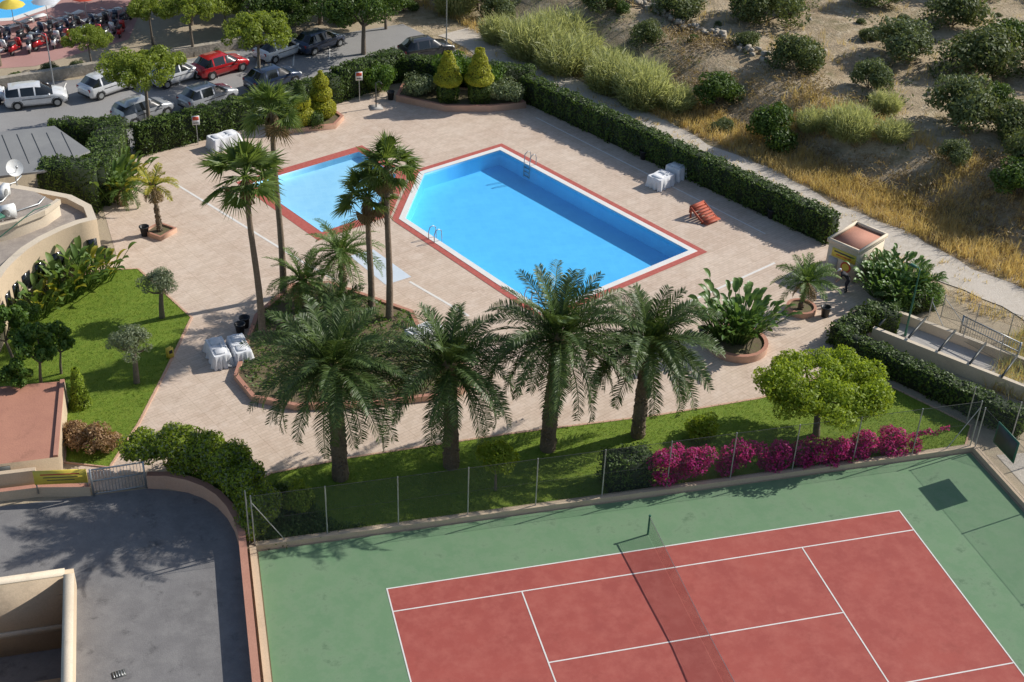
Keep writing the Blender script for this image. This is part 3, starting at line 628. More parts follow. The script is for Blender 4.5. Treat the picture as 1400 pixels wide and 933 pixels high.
def bigleaf_plant(name,r,h,n,L,W,k='strel',k2=None):
    b=MB()
    for i in range(n):
        a=i*2.4+rng.normal()*.2; u=rng.random()**.6; bx,by=cos(a)*r*.35*u,sin(a)*r*.35*u; el=1.45-.65*u+rng.normal()*.1; hh=h*rng.uniform(.35,.95)
        base=np.array([bx,by,0]); D=np.array([cos(el)*cos(a),cos(el)*sin(a),sin(el)]); p=base+D*hh/max(.6,sin(el)); b.tube([base,(base+p)/2,p],[.035,.028,.02],k,5,False)
        m=6; s=np.linspace(0,1,m); th=el-.05-1.1*s**1.3; ds=L*rng.uniform(.8,1.15)/(m-1)
        x=np.concatenate([[0],np.cumsum(np.cos(th)[:-1]*ds)]); z=np.concatenate([[0],np.cumsum(np.sin(th)[:-1]*ds)])
        C=p+np.stack([x*cos(a),x*sin(a),z],1); side=np.array([-sin(a),cos(a),0.])*W/2*rng.uniform(.8,1.2); ww=np.sin(pi*(.08+.9*s))[:,None]**.6; ww[-1]=.05
        tw=rng.normal()*.3
        Lf=C+side*ww+np.array([0,0,.10])*ww*(1+tw); Rt=C-side*ww+np.array([0,0,.10])*ww*(1-tw); kk=k2 if (k2 and rng.random()<.3) else k
        V=np.concatenate([Lf,C,Rt]); F=[]
        for j in range(m-1): F+= [[j,j+1,m+j+1,m+j],[m+j,m+j+1,2*m+j+1,2*m+j]]
        b.add(V,np.array(F),kk)
    return b.build(name,link=False)
sp=bigleaf_plant('bird_of_paradise_plant',2.0,2.5,95,.8,.36); inst('bird_of_paradise_plant',sp,(21.7,14.6,.35),0,.95); inst('bird_of_paradise_plant',sp,(21.0,15.0,.35),2,.7)
inst('bird_of_paradise_plant',sp,(22.4,14.9,.35),4,.72)
sp2=bigleaf_plant('banana_plant',2.0,1.9,50,1.0,.34,'lpalm','ypalm')
for x,y,s in [(-12.3,27.6,1),(-13.4,26.4,1.0),(-11.3,28.2,.8),(-10.3,37.9,1.0),(-9.8,40.2,.8),(-10.0,39.0,.9),(-14.6,25.0,.8)]: inst('banana_plant',sp2,(x,y,0),rng.random()*6,s)
for x,y,s in [(31.7,17.5,.6),(32.6,16.6,.6),(33.6,17.8,.65),(32.8,18.9,.6)]: inst('broadleaf_plant',sp,(x,y,.2),rng.random()*6,s)
inst('dark_bush',bb,(33.9,16.2,.1),2,(.9,.9,.9)); inst('dark_bush',bb,(32.2,16.2,.1),4,(.8,.8,.8))
date_palm((34.0,17.0),.9,1.7,28,(0,0),.15,'lpalm','dwarf_palm',24,.35,.05); date_palm((32.0,16.0),.6,1.2,24,(0,0),.13,'date','dwarf_palm',24,.3,.05)
date_palm((32.6,18.2),.8,1.5,26,(0,0),.15,'lpalm','dwarf_palm',24,.35,.05)
rb=bush_mesh('russet_bush',(1.3,1.1,1.1),18,.45,3200,.075,'purple'); inst('russet_bush',rb,(-11.7,12.2,.05)); inst('russet_bush',rb,(-12.6,12.9,.05),2,.8)
topiary(-12.4,16.0,.03,[('cone',0,.5,2.2,'lime')],'conical_cypress')
date_palm((-9.9,37.2),1.0,1.6,20,(0,0),.15,'lpalm','dwarf_palm',24,.35,.05)
hedge((11.0,4.6),(13.2,4.6),1.4,1.7,140,.07,'shrubd','box_shrub')
b=MB(); C=[];R=[]
for i in range(110):
    t=rng.random(); x=12.9+13.7*t; hh=2.0-.75*t; C.append((x,3.95+rng.normal()*.2,rng.uniform(.15,1)*hh*.85+.1)); R.append(rng.uniform(.28,.5))
for i in range(10): C.append((26.4+i*.2,3.9,1.15+rng.normal()*.1)); R.append(.14)
C=np.array(C);R=np.array(R); P,d=crownpts(C,R,20000,.9); P[:,2]=np.maximum(P[:,2],.05); b.quads(leafq(P,d,.06,.7),'boug')
P,d=crownpts(C,R*.85,5000,.9); b.quads(leafq(P,d,.07,.5),'shrubd'); b.build('bougainvillea_hedge')
P=sample([(-5,3.9),(-5,7.5),(-3.5,7.8),(-1.5,4.4),(0,4)],700); P=np.column_stack([P,rng.random(len(P))*.3]); P=tuft(P,8,.15); b=MB(); b.quads(leafq(P,np.tile([0,0,1.],(len(P),1)),.08,.5,.9),'shrubd'); b.build('ivy_ground_cover')
# ------------------------------------------------------------------ fences
def fence(p0,p1,h,n,name='chain_link_fence',z0=.25,brace=True,mid=True):
    p0=np.array(p0,float);p1=np.array(p1,float); L=float(np.linalg.norm(p1-p0)); rz=atan2(*(p1-p0)[::-1]); b=MB()
    for i in range(n+1): b.tube([(L*i/n,0,0),(L*i/n,0,h)],.03,'steel',8)
    b.tube([(0,0,h-.04),(L,0,h-.04)],.010,'dkmetal',5); b.tube([(0,0,.1),(L,0,.1)],.01,'dkmetal',4)
    if mid: b.tube([(0,0,h*.5),(L,0,h*.5)],.007,'dkmetal',4)
    b.quads([[(0,.035,.03),(L,.035,.03),(L,.035,h-.04),(0,.035,h-.04)]],'chain')
    if brace: b.tube([(.02,0,h*.85),(1.3,0,0)],.022,'steel',6); b.tube([(L-.02,0,h*.85),(L-1.3,0,0)],.022,'steel',6)
    return b.build(name,(p0[0],p0[1],z0),rz)
fence((-5.1,3.72),(29.4,3.47),2.7,11); fence((29.55,3.3),(30.05,-20),2.4,5,mid=False,brace=False)
b=MB(); b.box((0,0,.6),(1.7,.04,1.2),'greenp'); b.box((0,-.03,.6),(1.5,.012,1.0),'dkmetal'); b.build('court_notice_board',(29.5,1.2,1.55),radians(-89))
fence((33.0,14.2),(36.6,5.5),1.6,4); fence((30.2,5.2),(33.3,2.0),2.2,2,brace=False); fence((34,14.5),(39.5,9.5),1.5,4)
b=MB(); b.tube([(0,0,0),(0,0,2.9)],.03,'steel',8); b.build('fence_post',(-5.3,3.9,.2))
def gate(p0,p1,h,name,k,z=.05):
    p0=np.array(p0,float);p1=np.array(p1,float); L=float(np.linalg.norm(p1-p0)); rz=atan2(*(p1-p0)[::-1]); b=MB()
    for x in (0,L): b.box((x,0,h/2),(.09,.09,h),k)
    for z_ in (.1,h*.55,h-.05): b.box((L/2,0,z_),(L-.09,.05,.06),k)
    m=int(L/.14)
    for i in range(1,m): b.box((L*i/m,0,h/2),(.022,.022,h-.14),k)
    b.build(name,(p0[0],p0[1],z),rz)
gate((-11.8,8.75),(-9.5,8.85),1.5,'entrance_gate','steel'); gate((34.3,12.9),(35.9,9.8),1.3,'path_gate','steel')
b=MB(); wall(b,[(-30,9.5),(-14.1,9.35),(-11.9,8.9)],.25,0,.55,'beige','salmon'); wall(b,[(-14.2,9.9),(-30,10.1)],.25,0,1.1,'beige'); b.build('car_park_boundary_wall')
b=MB(); b.box((0,0,.95),(2.3,.05,.75),'yellow'); b.box((0,-.03,1.12),(1.7,.012,.06),'signred'); b.box((0,-.03,.95),(1.5,.012,.04),'dkmetal'); b.box((0,-.03,.8),(1.2,.012,.035),'dkmetal')
for x in (-1.1,1.1): b.box((x,.05,.65),(.06,.05,1.3),'steel')
b.build('yellow_notice_sign',(-13.1,9.0,0.2),radians(-8))
b=MB(); wall(b,[(-9.4,8.95),(-8.5,8.75),(-7.6,8.25),(-6.9,7.65),(-6.35,6.9),(-5.95,6.0),(-5.7,5.0),(-5.6,4.0),(-5.62,3.0),(-6.2,-20)],.32,0,.75,'salmonlight','salmon'); b.build('curved_boundary_wall')
b=MB()
def pw(x0,y0,x1,y1,z0,z1,k): b.box(((x0+x1)/2,(y0+y1)/2,(z0+z1)/2),(abs(x1-x0),abs(y1-y0),z1-z0),k)
pw(-21,2.6,-12.5,2.95,-3,1.0,'beige'); pw(-12.85,-8,-12.5,2.595,-3,1.0,'beige')
pw(-21,2.5,-12.87,2.6,-1.9,-1.6,'cream')
b.sheet([(-21,-8),(-12.85,-8),(-12.85,2.6),(-21,2.6)],-3,'asphalt'); pw(-21,-8.3,-12.5,-8,-3,1.0,'beige'); pw(-21.3,-8,-21,2.95,-3,1.0,'beige')
b.box((-17,2.78,1.03),(8.3,.42,.06),'cream'); b.box((-12.68,-2.6,1.03),(.42,10.4,.06),'cream')
pw(-21,-.6,-12.86,-.2,-3,-1.9,'beige')
b.build('garage_ramp_walls')
b=MB(); b.box((0,0,.02),(.5,.35,.02),'dkmetal')
for i in range(5): b.box((-.2+i*.1,0,.035),(.03,.3,.01),'steel')
b.build('drain_grate',(-10.9,-2.4,.012),.2)
b=MB(); b.prism([(-22,10.3),(-13.2,10.3),(-13.0,16.4),(-22,16.8)],0,1.3,'beige','roofred'); wall(b,[(-13.3,10.3),(-13.1,16.4)],.2,1.3,1.42,'salmon'); b.box((-16,10.27,.75),(1.4,.08,.8),'dkmetal'); b.build('red_roof_outbuilding')
# ------------------------------------------------------------------ curved building
OUT=[(-11.2,29.6),(-11.5,31.4),(-12.6,32.9),(-14.2,33.9),(-18,36.2),(-32,38),(-32,21),(-16.6,21),(-16.3,22.5),(-16.1,23.8),(-15.8,24.8),(-15.4,25.7),(-14.8,26.8),(-14,27.8),(-13.0,28.7),(-12.1,29.3)]
OUT=OUT[::-1]; OUT=OUT if sum(OUT[i][0]*OUT[(i+1)%len(OUT)][1]-OUT[(i+1)%len(OUT)][0]*OUT[i][1] for i in range(len(OUT)))>0 else OUT[::-1]
b=MB(); b.prism(OUT,0,2.75,'beige','roof'); 
ins=offset(OUT,-.45); b.sheet(OUT,3.15,'cream',[ins]); n=len(OUT)
V=[(x,y,2.75) for x,y in OUT]+[(x,y,3.15) for x,y in OUT]; b.add(V,np.array([[i,(i+1)%n,n+(i+1)%n,n+i] for i in range(n)]),'beige')
V=[(x,y,2.75) for x,y in ins]+[(x,y,3.15) for x,y in ins]; b.add(V,np.array([[(i+1)%n,i,n+i,n+(i+1)%n] for i in range(n)]),'beige')
UP=[(-13.2,31.2),(-14.0,30.0),(-15.4,29.0),(-17.0,28.4),(-30,27.4),(-30,36.3),(-18.2,35.0),(-14.6,33.0)]
b.prism(UP[::-1],2.75,3.5,'cream','roof'); 
wall(b,[(-13.2,31.2),(-14.0,30.0),(-15.4,29.0),(-17.0,28.4),(-30,27.4)],.25,3.5,3.8,'cream')
for i in range(len(OUT)):
    p=np.array(OUT[i]);q=np.array(OUT[(i+1)%n]); L=np.linalg.norm(q-p)
    if L<2 and min(p[1],q[1])>22 and max(p[1],q[1])<29.8:
        c=(p+q)/2; t=(q-p)/L; nn=np.array([t[1],-t[0]]); c=c+nn*.02
        b.box((c[0],c[1],1.5),(L*.6,.05,1.0),'glass',atan2(t[1],t[0])); b.box((c[0]+nn[0]*.03,c[1]+nn[1]*.03,.95),(L*.72,.1,.06),'cream',atan2(t[1],t[0]))
b.build('curved_beige_building')
b=MB(); cz=2.9; q=[(-11.6,39.3),(-13.8,43.5),(-18.5,43.0),(-18,36.6),(-14.3,36.9)]
b.sheet(q,cz,'canopy'); b.sheet(q,cz-.12,'canopy'); nq=len(q); V=[(x,y,cz-.12) for x,y in q]+[(x,y,cz) for x,y in q]; b.add(V,np.array([[i,(i+1)%nq,nq+(i+1)%nq,nq+i] for i in range(nq)]),'canopy')
for x,y in ((-11.9,39.5),(-13.9,43.2),(-14.4,37.2),(-18,42.7)): b.tube([(x,y,0),(x,y,cz-.13)],.06,'steel',8)
for i in range(6): b.box((-12.9-i*.9,40.2+.05*i,cz+.015),(.03,4.6,.02),'dkmetal',.2)
b.build('grey_canopy')
def acunit(x,y,z,rz,s=1):
    b=MB(); b.box((0,0,.42*s),(.95*s,.4*s,.7*s),'white')
    b.tube([(-.15*s,-.2*s,.42*s),(-.15*s,-.215*s,.42*s)],.26*s,'dkmetal',14)
    for i in range(6): b.box((-.15*s,-.222*s,(.22+.08*i)*s),(.5*s,.01,.012),'white')
    b.box((-.35*s,0,.03),(.08,.4*s,.06),'steel'); b.box((.35*s,0,.03),(.08,.4*s,.06),'steel'); b.build('air_conditioning_unit',(x,y,z),rz)
acunit(-15.9,29.9,3.5,.3); acunit(-16.9,29.5,3.5,.6,.9); acunit(-16.2,32.6,3.5,1.2,.9); acunit(-17.4,26.0,2.75,.5,.9)
b=MB()
for i,(x,y) in enumerate([(-15.5,30.6),(-17.5,31.3),(-16.9,33.6)]): b.tube([(x,y,3.55),(x+1.2,y+.6,3.6),(x+1.5,y+1.4,3.6)],.05,'steel',6)
b.tube([(-16.8,28.0,3.0),(-14.4,29.3,4.2),(-13.6,30.4,3.9)],.03,'greenp',5); b.box((-16.8,28.7,4.1),(1.8,.5,.1),'greenp',.6); b.build('roof_pipework')
def dish(x,y,z,r,rz):
    b=MB(); b.tube([(0,0,0),(0,0,1.0)],.04,'steel',8)
    n=20; V=[];F=[]; Mx=Matrix.Rotation(radians(62),3,'X')
    prof=[(.02,0),(r*.4,r*.04),(r*.75,r*.14),(r,r*.26)]
    for pr,pz in prof:
        for i in range(n):
            v=Mx@Vector((pr*cos(i/n*2*pi),pr*sin(i/n*2*pi),pz)); V.append((v.x,v.y,v.z+1.1))
    for i in range(3):
        for j in range(n): F.append([i*n+j,i*n+(j+1)%n,(i+1)*n+(j+1)%n,(i+1)*n+j])
    b.add(V,np.array(F),'white'); v=Mx@Vector((0,0,r*.9)); b.tube([(0,0,1.05-r*.8),(v.x,v.y,v.z+1.1)],.018,'steel',5); b.box((v.x,v.y,v.z+1.1),(.1,.1,.14),'steel')
    b.build('satellite_dish',(x,y,z),rz)
dish(-17.6,37.0,3.6,.95,.7); dish(-15.6,34.0,3.5,.5,.5)
# ------------------------------------------------------------------ kiosk
b=MB(); rz=radians(-64.5+6)
b.box((0,0,1.0),(2.0,2.9,2.0),'cream'); b.box((0,0,2.03),(2.2,3.1,.06),'cream'); b.box((0,0,2.07),(1.9,2.8,.03),'salmon')
for sx,sy,dx,dy in ((-1.04,0,.12,3.1),(1.04,0,.12,3.1),(0,-1.49,1.96,.12),(0,1.49,1.96,.12)): b.box((sx,sy,2.16),(dx,dy,.2),'cream')
b.box((.1,-1.47,1.5),(1.6,.05,.55),'yellow'); b.box((.1,-1.50,1.6),(1.3,.02,.09),'dkmetal'); b.box((.1,-1.50,1.42),(1.0,.02,.06),'signred')
b.tube([(.35,-1.46,.85),(.35,-1.51,.85)],.33,'signred',20); b.tube([(.35,-1.46,.85),(.35,-1.525,.85)],.24,'yellow',20); b.box((-.55,-1.47,.75),(.6,.05,.8),'concrete')
b.build('pool_kiosk',(31.75,20.9,0.02),rz)
b=MB(); wall(b,[(29.3,13.6),(34.9,6.2),(37.5,1.5)],.25,0,.8,'cream'); wall(b,[(31.6,15.2),(37.2,7.8),(40,3.6)],.25,0,.6,'cream')
V=[(29.5,13.7),(35.1,6.3),(37.8,1.6),(40,3.6),(37.1,7.7),(31.5,15.1)]; b.sheet(V,.02,'concrete')
for i in range(7): 
    t=i/7; c=np.array([30.5,14.3])*(1-t)+np.array([37.4,4.0])*t; b.box((c[0],c[1],.95),(2.5,.1,.1),'dkmetal',radians(40))
b.build('walkway_ramp_walls')
b=MB(); b.sheet([(30.5,2.8),(37,2.2),(48,-10),(50,-25),(31,-25)],.015,'gravel'); b.build('side_road_pavement')
P=sample([(33,8),(38,13),(41,8),(36,3)],500); P=np.column_stack([P,0*P[:,0]]); P=tuft(P,8,.2); q1,q2=blades(P,.6,.03,.6); b=MB(); b.quads(q1,'gold'); b.quads(q2,'reed'); b.build('roadside_weeds')
# ------------------------------------------------------------------ lamps, signs, bins
def lamp(x,y,h,k='dkmetal',arm=.9,rz=0):
    b=MB(); b.tube([(0,0,0),(0,0,.5),(0,0,h)],[.09,.06,.04],k,10); b.tube([(0,0,h),(arm*.5,0,h+.15),(arm,0,h+.12)],.03,k,6); b.box((arm+.15,0,h+.1),(.5,.2,.1),k,0,taper=.7); b.box((0,0,.03),(.3,.3,.06),'concrete'); b.build('street_lamp',(x,y,0),rz)
lamp(31.3,13.5,4.2,'greenp',.3,2); lamp(15.2,58.6,5.6,'steel',1,3); lamp(-14.4,55.7,4.4,'steel',1.0,2.6)
def sign(x,y,h,rz=0):
    b=MB(); b.tube([(0,0,0),(0,0,h)],.03,'steel',8); b.box((0,-.04,h-.2),(.5,.03,.65),'white'); b.box((0,-.06,h-.05),(.42,.012,.26),'signred'); b.box((0,-.06,h-.38),(.36,.012,.05),'black'); b.build('pool_rules_sign',(x,y,0),rz)
sign(-4.9,45.3,2.0); sign(7.0,50.6,2.2)
def bin_(x,y,s=1):
    b=MB(); b.lathe([(.0,0),(.22*s,.0),(.30*s,.62*s),(.34*s,.64*s),(.34*s,.70*s),(.28*s,.70*s),(.25*s,.5*s),(0,.5*s)],'black',14); b.build('black_bin',(x,y,.02))
for x,y in [(-8.8,33.0),(-3.9,21.6),(-4.2,21.0),(20.2,15.6),(27.8,16.3),(9.3,50.6),(24.4,37.6),(29.6,27.9),(-11.2,30.8)]: bin_(x,y,.9)
b=MB(); b.tube([(0,0,0),(0,0,1.9)],.05,'dkmetal',8); b.tube([(0,0,1.9),(.25,0,2.0),(.4,0,1.9)],.025,'dkmetal',6); b.lathe([(.02,1.9),(.1,1.82),(.0,1.82)],'dkmetal',10,(.4,0,0)); b.box((0,0,.03),(.9,.9,.05),'concrete'); b.build('poolside_shower',(8.0,49.3,.02))
b=MB(); b.box((0,0,.3),(.35,.03,.6),'yellow',0); b.box((0,.16,.3),(.35,.03,.6),'yellow',0); b.box((0,-.02,.38),(.2,.015,.2),'black'); b.build('wet_floor_sign',(-7.9,19.3,.06),.6)
def cover(x,y,rz,L=1.9,W=.95,h=.85,name='covered_lounger_stack'):
    b=MB()
    per=[]
    for i in range(52):
        t=i/52*4; k=int(t); f=t-k
        c=[(-L/2+f*L,-W/2),(L/2,-W/2+f*W),(L/2-f*L,W/2),(-L/2,W/2-f*W)][k]; per.append(c)
    zs=[0.02,.25,.55,.92,1.0]; V=[];F=[]
    for j,z in enumerate(zs):
        for i,(px,py) in enumerate(per):
            fl=(1-z)*.16*(1+.9*sin(i*1.9)+.5*sin(i*3.3)) if z<.95 else -.05
            V.append((px*(1+fl/L*1.2),py*(1+fl/W*1.2),h*z*(1+.03*sin(i*.7))))
    n=52
    for j in range(len(zs)-1):
        for i in range(n): F.append([j*n+i,j*n+(i+1)%n,(j+1)*n+(i+1)%n,(j+1)*n+i])
    b.add(V,np.array(F),'cloth'); b.add(V[-n:],[list(range(n))],'cloth')
    for s in (-.25,.25): b.box((s*L,0,h+.03),(L*.30,W*.7,.06),'cloth',0,taper=.8)
    b.box((0,-W*.2,h+.02),(L*.8,.06,.05),'cloth'); b.build(name,(x,y,.02),rz)
cover(-3.2,44.7,RZ,2.0,1.0); cover(24.2,33.6,RZ+.1,1.5,1.1,.75); cover(25.9,34.7,RZ+.1,1.6,1.1,.85); cover(-5.5,18.8,radians(100),1.9,.9,.75); cover(-4.4,18.9,radians(100),1.9,.85,.75); cover(5.3,18.4,.4,1.9,.9,.8)
b=MB(); Mx=Matrix.Rotation(radians(28),4,'Y')
for i in range(6): b.box((-.5+i*.2,0,.42+(-.5+i*.2)*-.5),(.17,1.2,.04),'redwood',0,M4=Mx)
for y in (-.62,.62): b.box((0,y,.38),(1.3,.07,.12),'redwood',0,M4=Mx)
for x,y,h in ((-.5,-.62,.62),(-.5,.62,.62),(.5,-.62,.2),(.5,.62,.2)): b.box((x,y,h/2),(.09,.09,h),'redwood')
b.box((-.62,0,.55),(.05,1.3,.5),'redwood'); b.box((.75,0,.14),(.35,1.25,.06),'redwood'); b.build('red_wooden_lounger',(25.3,28.7,.02),radians(-64.5))
# ------------------------------------------------------------------ cars
def car_mesh(name,pk,kind=0):
    b=MB(); wag=kind==1
    st=[(-2.12,.66,.45,.78,.78,.6),(-2.05,.80,.30,.93,.95,.70),(-1.95 if wag else -1.8,.84,.24,.97,1.05 if not wag else 1.2,.68),(-1.72 if wag else -1.35,.86,.22,.96,1.43,.62),(-1.1,.86,.22,.95,1.48,.62),(-.98,.86,.22,.95,1.485,.62),(-.1,.86,.22,.94,1.49,.62),(0,.86,.22,.94,1.48,.62),(.38,.86,.22,.93,1.42,.60),(1.12,.85,.22,.92,.97,.70),(1.75,.83,.24,.82,.86,.66),(2.02,.76,.30,.62,.66,.6),(2.1,.62,.4,.5,.52,.5)]
    V=[];n=10
    for x,w,zb,zt,zr,rw in st:
        pr=[(w*.9,zb),(w,zb+.18),(w*1.0,zt-.12),(w*.96,zt),(rw,zr)]
        V+=[(x,-y,z) for y,z in pr]+[(x,y,z) for y,z in pr[::-1]]
    V=np.array(V); pf=[];gf=[]
    for i in range(len(st)-1):
        for j in range(n-1):
            f=[i*n+j,(i+1)*n+j,(i+1)*n+j+1,i*n+j+1]
            side=j in (3,5); top=j==4
            g=False
            if side and 2<=i<=8 and i not in (4,6) : g=True
            if top and i in (2,8): g=True
            (gf if g else pf).append(f)
        pf.append([i*n+n-1,(i+1)*n+n-1,(i+1)*n,i*n])
    b.add(V,np.array(pf),pk); b.add(V,np.array(gf),'glass'); b.add(V[:n],[list(range(n))],pk); b.add(V[-n:],[list(range(n))[::-1]],pk)
    for x in (-1.3,1.32):
        for s in (-1,1):
            b.tube([(x,s*.66,.32),(x,s*.885,.32)],.32,'tyre',18); b.tube([(x,s*.80,.32),(x,s*.90,.32)],.19,'steel',12)
            a=np.linspace(0,pi,9)
            b.tube([(x+.37*cos(t),s*.865,.32+.37*sin(t)) for t in a],.022,'black',5)
    for s in (-1,1):
        b.box((1.93,s*.6,.66),(.22,.28,.12),'white',0,taper=.8); b.box((-2.05,s*.66,.82),(.1,.22,.2),'tail'); b.box((.85,s*.95,.98),(.14,.2,.12),pk); b.box((0,s*.865,.72),(1.9,.02,.04),'black')
    b.box((2.1,0,.42),(.06,.9,.14),'black'); b.box((-2.12,0,.62),(.03,.5,.12),'white'); b.box((-2.1,0,.38),(.08,1.3,.12),'black')
    return b.build(name,link=False)
for k,c in dict(cw=(.80,.80,.80),cs=(.44,.45,.47),cr=(.52,.015,.02),cb=(.03,.05,.10),cd=(.05,.05,.055)).items(): M[k]=plain('car_paint_'+k,c,.28,.2,.5,.8)
CM={k:car_mesh('parked_car',k,0) for k in ('cw','cs','cr','cb','cd')}; CE={k:car_mesh('parked_car',k,1) for k in ('cs','cw','cb')}
for x,y,a,m in [(-15.6,54.2,5,CE['cw']),(-10.6,55.6,36,CM['cw']),(-8.3,50.4,33,CE['cs']),(-3.7,52.1,33,CM['cs']),(-2.4,57.9,30,CM['cr']),(-5.8,56.8,32,CM['cw']),(5.6,61.6,35,CM['cb']),(2.4,60.4,35,CM['cw']),(13.6,58.6,15,CM['cd']),(1.2,54.7,30,CM['cb']),(-19.8,55,8,CM['cw'])]:
    inst('parked_car',m,(x,y,.015),radians(a),1.03)
b=MB(); wall(b,[(-40,56.4),(-18.3,57.6),(-13.2,59.0),(-3,62.0),(4,64.6)],.5,0,.8,'stone'); b.build('roadside_stone_wall')
b=MB(); b.tube([(0,0,0),(0,0,3),(.1,0,7.0)],[.24,.2,.17],'bark',10)
for i in range(40):
    a=rng.random()*6.28; b.box((cos(a)*.2,sin(a)*.2,rng.uniform(.2,6.5)),(.1,.1,.06),'bark',a,taper=.6)
b.build('palm_trunk',(-18.6,62.0,0))
def scooter(c):
    b=MB()
    for x in (-.6,.62): b.tube([(x,-.05,.24),(x,.05,.24)],.24,'tyre',14); b.tube([(x,-.06,.24),(x,.06,.24)],.11,'steel',8)
    b.box((-.45,0,.5),(.75,.28,.35),c,0,taper=.75); b.box((-.42,0,.74),(.7,.26,.1),'black'); b.box((.05,0,.3),(.5,.3,.08),c); b.box((.42,0,.62),(.12,.36,.62),c,0,M4=Matrix.Rotation(-.3,4,'Y'))
    b.tube([(.6,0,.3),(.36,0,1.0)],.03,'steel',6); b.tube([(.34,-.32,1.02),(.34,.32,1.02)],.02,'black',6); b.box((.62,0,.5),(.3,.14,.06),c); return b.build('motor_scooter',link=False)
sc=[scooter('cw'),scooter('cb'),scooter('cr'),scooter('cd')]
for i in range(24): inst('motor_scooter',sc[i%4],(-20.5+i*.5+rng.normal()*.1,63.6+(i%2)*2.6+i*.16,.02),radians(70+rng.normal()*12),1.15)
def parasol(x,y,c):
    b=MB(); b.tube([(0,0,0),(0,0,2.3)],.03,'steel',6); b.lathe([(1.1,1.9),(.7,2.15),(.02,2.4)],c,10); b.build('beach_parasol',(x,y,.02))
for x,y,c in [(-15.2,70.5,'cw'),(-12.2,71.0,'signred'),(-17.8,70.0,'yellow'),(-11.0,75,'cw'),(-12.5,78,'greenp')]: parasol(x,y,c)
def sunbed(x,y,rz):
    b=MB(); b.box((0,0,.32),(1.3,.6,.06),'white'); b.box((-.85,0,.5),(.6,.6,.06),'white',0,M4=Matrix.Rotation(.7,4,'Y'))
    for i in (-.6,.6):
        for j in (-.25,.25): b.box((i,j,.145),(.05,.05,.29),'white')
    b.build('sun_lounger',(x,y,.02),rz)
for i in range(9): sunbed(-18+i*1.0,69.6+(i%3)*.9+.1*i,.6+.3*(i%2))
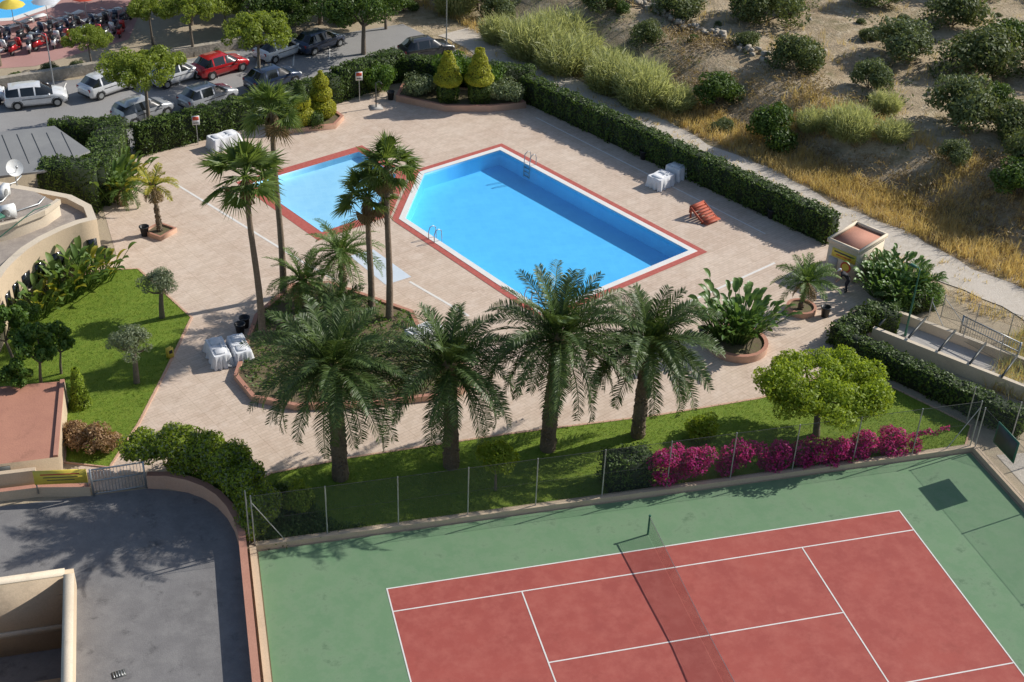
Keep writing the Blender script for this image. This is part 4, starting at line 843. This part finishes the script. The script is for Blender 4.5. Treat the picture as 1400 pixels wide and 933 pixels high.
# ------------------------------------------------------------------ person bending forward
def skinned(name,V,Ed,R,mat,loc,parent):
    me=bpy.data.meshes.new(name); me.from_pydata(V,Ed,[]); o=bpy.data.objects.new(name,me); COL.objects.link(o)
    o.modifiers.new('s','SKIN')
    if not me.skin_vertices: 
        bpy.context.view_layer.objects.active=o
    for i,r in enumerate(R):
        me.skin_vertices[0].data[i].radius=(r,r)
    me.skin_vertices[0].data[0].use_root=True
    sm=o.modifiers.new('u','SUBSURF'); sm.levels=1; sm.render_levels=1; me.materials.append(M[mat]); o.parent=parent; return o
try:
    pe=bpy.data.objects.new('person',None); COL.objects.link(pe); pe.location=(30.2,18.5,.02); pe.rotation_euler=(0,0,radians(150))
    V=[(0,0,.88),(.1,0,1.05),(.30,0,1.2),(.42,0,1.27),(-.02,.11,.82),(.06,.12,.46),(-.02,.12,.08),(.12,.12,.04),(-.02,-.11,.82),(.1,-.12,.46),(.02,-.12,.08),(.16,-.12,.04),(.40,.17,1.2),(.45,.2,1.02),(.40,-.17,1.2),(.45,-.2,1.02)]
    Ed=[(0,1),(1,2),(2,3),(0,4),(4,5),(5,6),(6,7),(0,8),(8,9),(9,10),(10,11),(2,12),(12,13),(2,14),(14,15)]
    R=[.15,.14,.15,.07,.11,.075,.05,.045,.11,.075,.05,.045,.075,.06,.075,.06]
    skinned('clothed_body',V,Ed,R,'dress',None,pe)
    for s in (-1,1):
        V=[(.45,.2*s,1.04),(.52,.2*s,.84),(.64,.16*s,.66),(.70,.15*s,.60),(.745,.17*s,.56),(.755,.15*s,.54),(.75,.13*s,.54),(.735,.11*s,.55),(.70,.10*s,.58)]
        skinned('arm',V,[(0,1),(1,2),(2,3),(3,4),(3,5),(3,6),(3,7),(3,8)],[.045,.038,.028,.03,.01,.01,.01,.01,.01],'skin',None,pe)
    b=MB(); b.lathe([(.02,-.12),(.06,-.1),(.085,-.02),(.09,.05),(.07,.1),(.02,.125)],'skin',14,(0,0,0)); b.box((.09,0,-.01),(.03,.025,.04),'skin',0,taper=.6)
    b.box((.088,0,-.06),(.012,.045,.012),'signred'); 
    for s in (-1,1): b.box((.083,s*.032,.012),(.014,.02,.012),'black'); b.box((0,s*.09,-.01),(.035,.015,.05),'skin')
    b.lathe([(.097,.03),(.09,.09),(.05,.13),(.01,.14)],'cloth',14); b.box((.12,0,.04),(.1,.12,.012),'cloth'); h=b.build('head',(.54,0,1.36)); h.rotation_euler=(0,.7,0); h.parent=pe
except Exception as ex: print('person',ex)
# ------------------------------------------------------------------ light + camera
el=radians(33.5); az=radians(10.6)
sdir=Vector((cos(el)*cos(az),cos(el)*sin(az),sin(el)))
L=bpy.data.lights.new('sun','SUN'); L.energy=5.0; L.angle=radians(.5); L.color=(1,.96,.89)
lo=bpy.data.objects.new('sun',L); COL.objects.link(lo); lo.rotation_euler=sdir.to_track_quat('Z','Y').to_euler()
w=bpy.data.worlds.new('World'); scene.world=w; w.use_nodes=True; nt=w.node_tree
sky=nt.nodes.new('ShaderNodeTexSky'); sky.sky_type='NISHITA'; sky.sun_disc=False; sky.sun_elevation=el; sky.sun_rotation=pi/2-az
nt.links.new(sky.outputs[0],nt.nodes['Background'].inputs[0]); nt.nodes['Background'].inputs[1].default_value=.115
yaw,pit,rol=.2751,.5777,.0401
F=Vector((sin(yaw)*cos(pit),cos(yaw)*cos(pit),-sin(pit))); R=Vector((cos(yaw),-sin(yaw),0)); U=R.cross(F)
R,U=cos(rol)*R+sin(rol)*U,-sin(rol)*R+cos(rol)*U
cam=bpy.data.cameras.new('camera'); co=bpy.data.objects.new('camera',cam); COL.objects.link(co)
mt=Matrix((R,U,-F)).transposed().to_4x4(); mt.translation=Vector((-6.7423,-41.6301,39.9759)); co.matrix_world=mt
cam.sensor_width=36; cam.lens=1857.8/1400*36; cam.clip_end=2000; scene.camera=co
scene.view_settings.view_transform='Standard'; scene.view_settings.look='None'; scene.view_settings.exposure=0
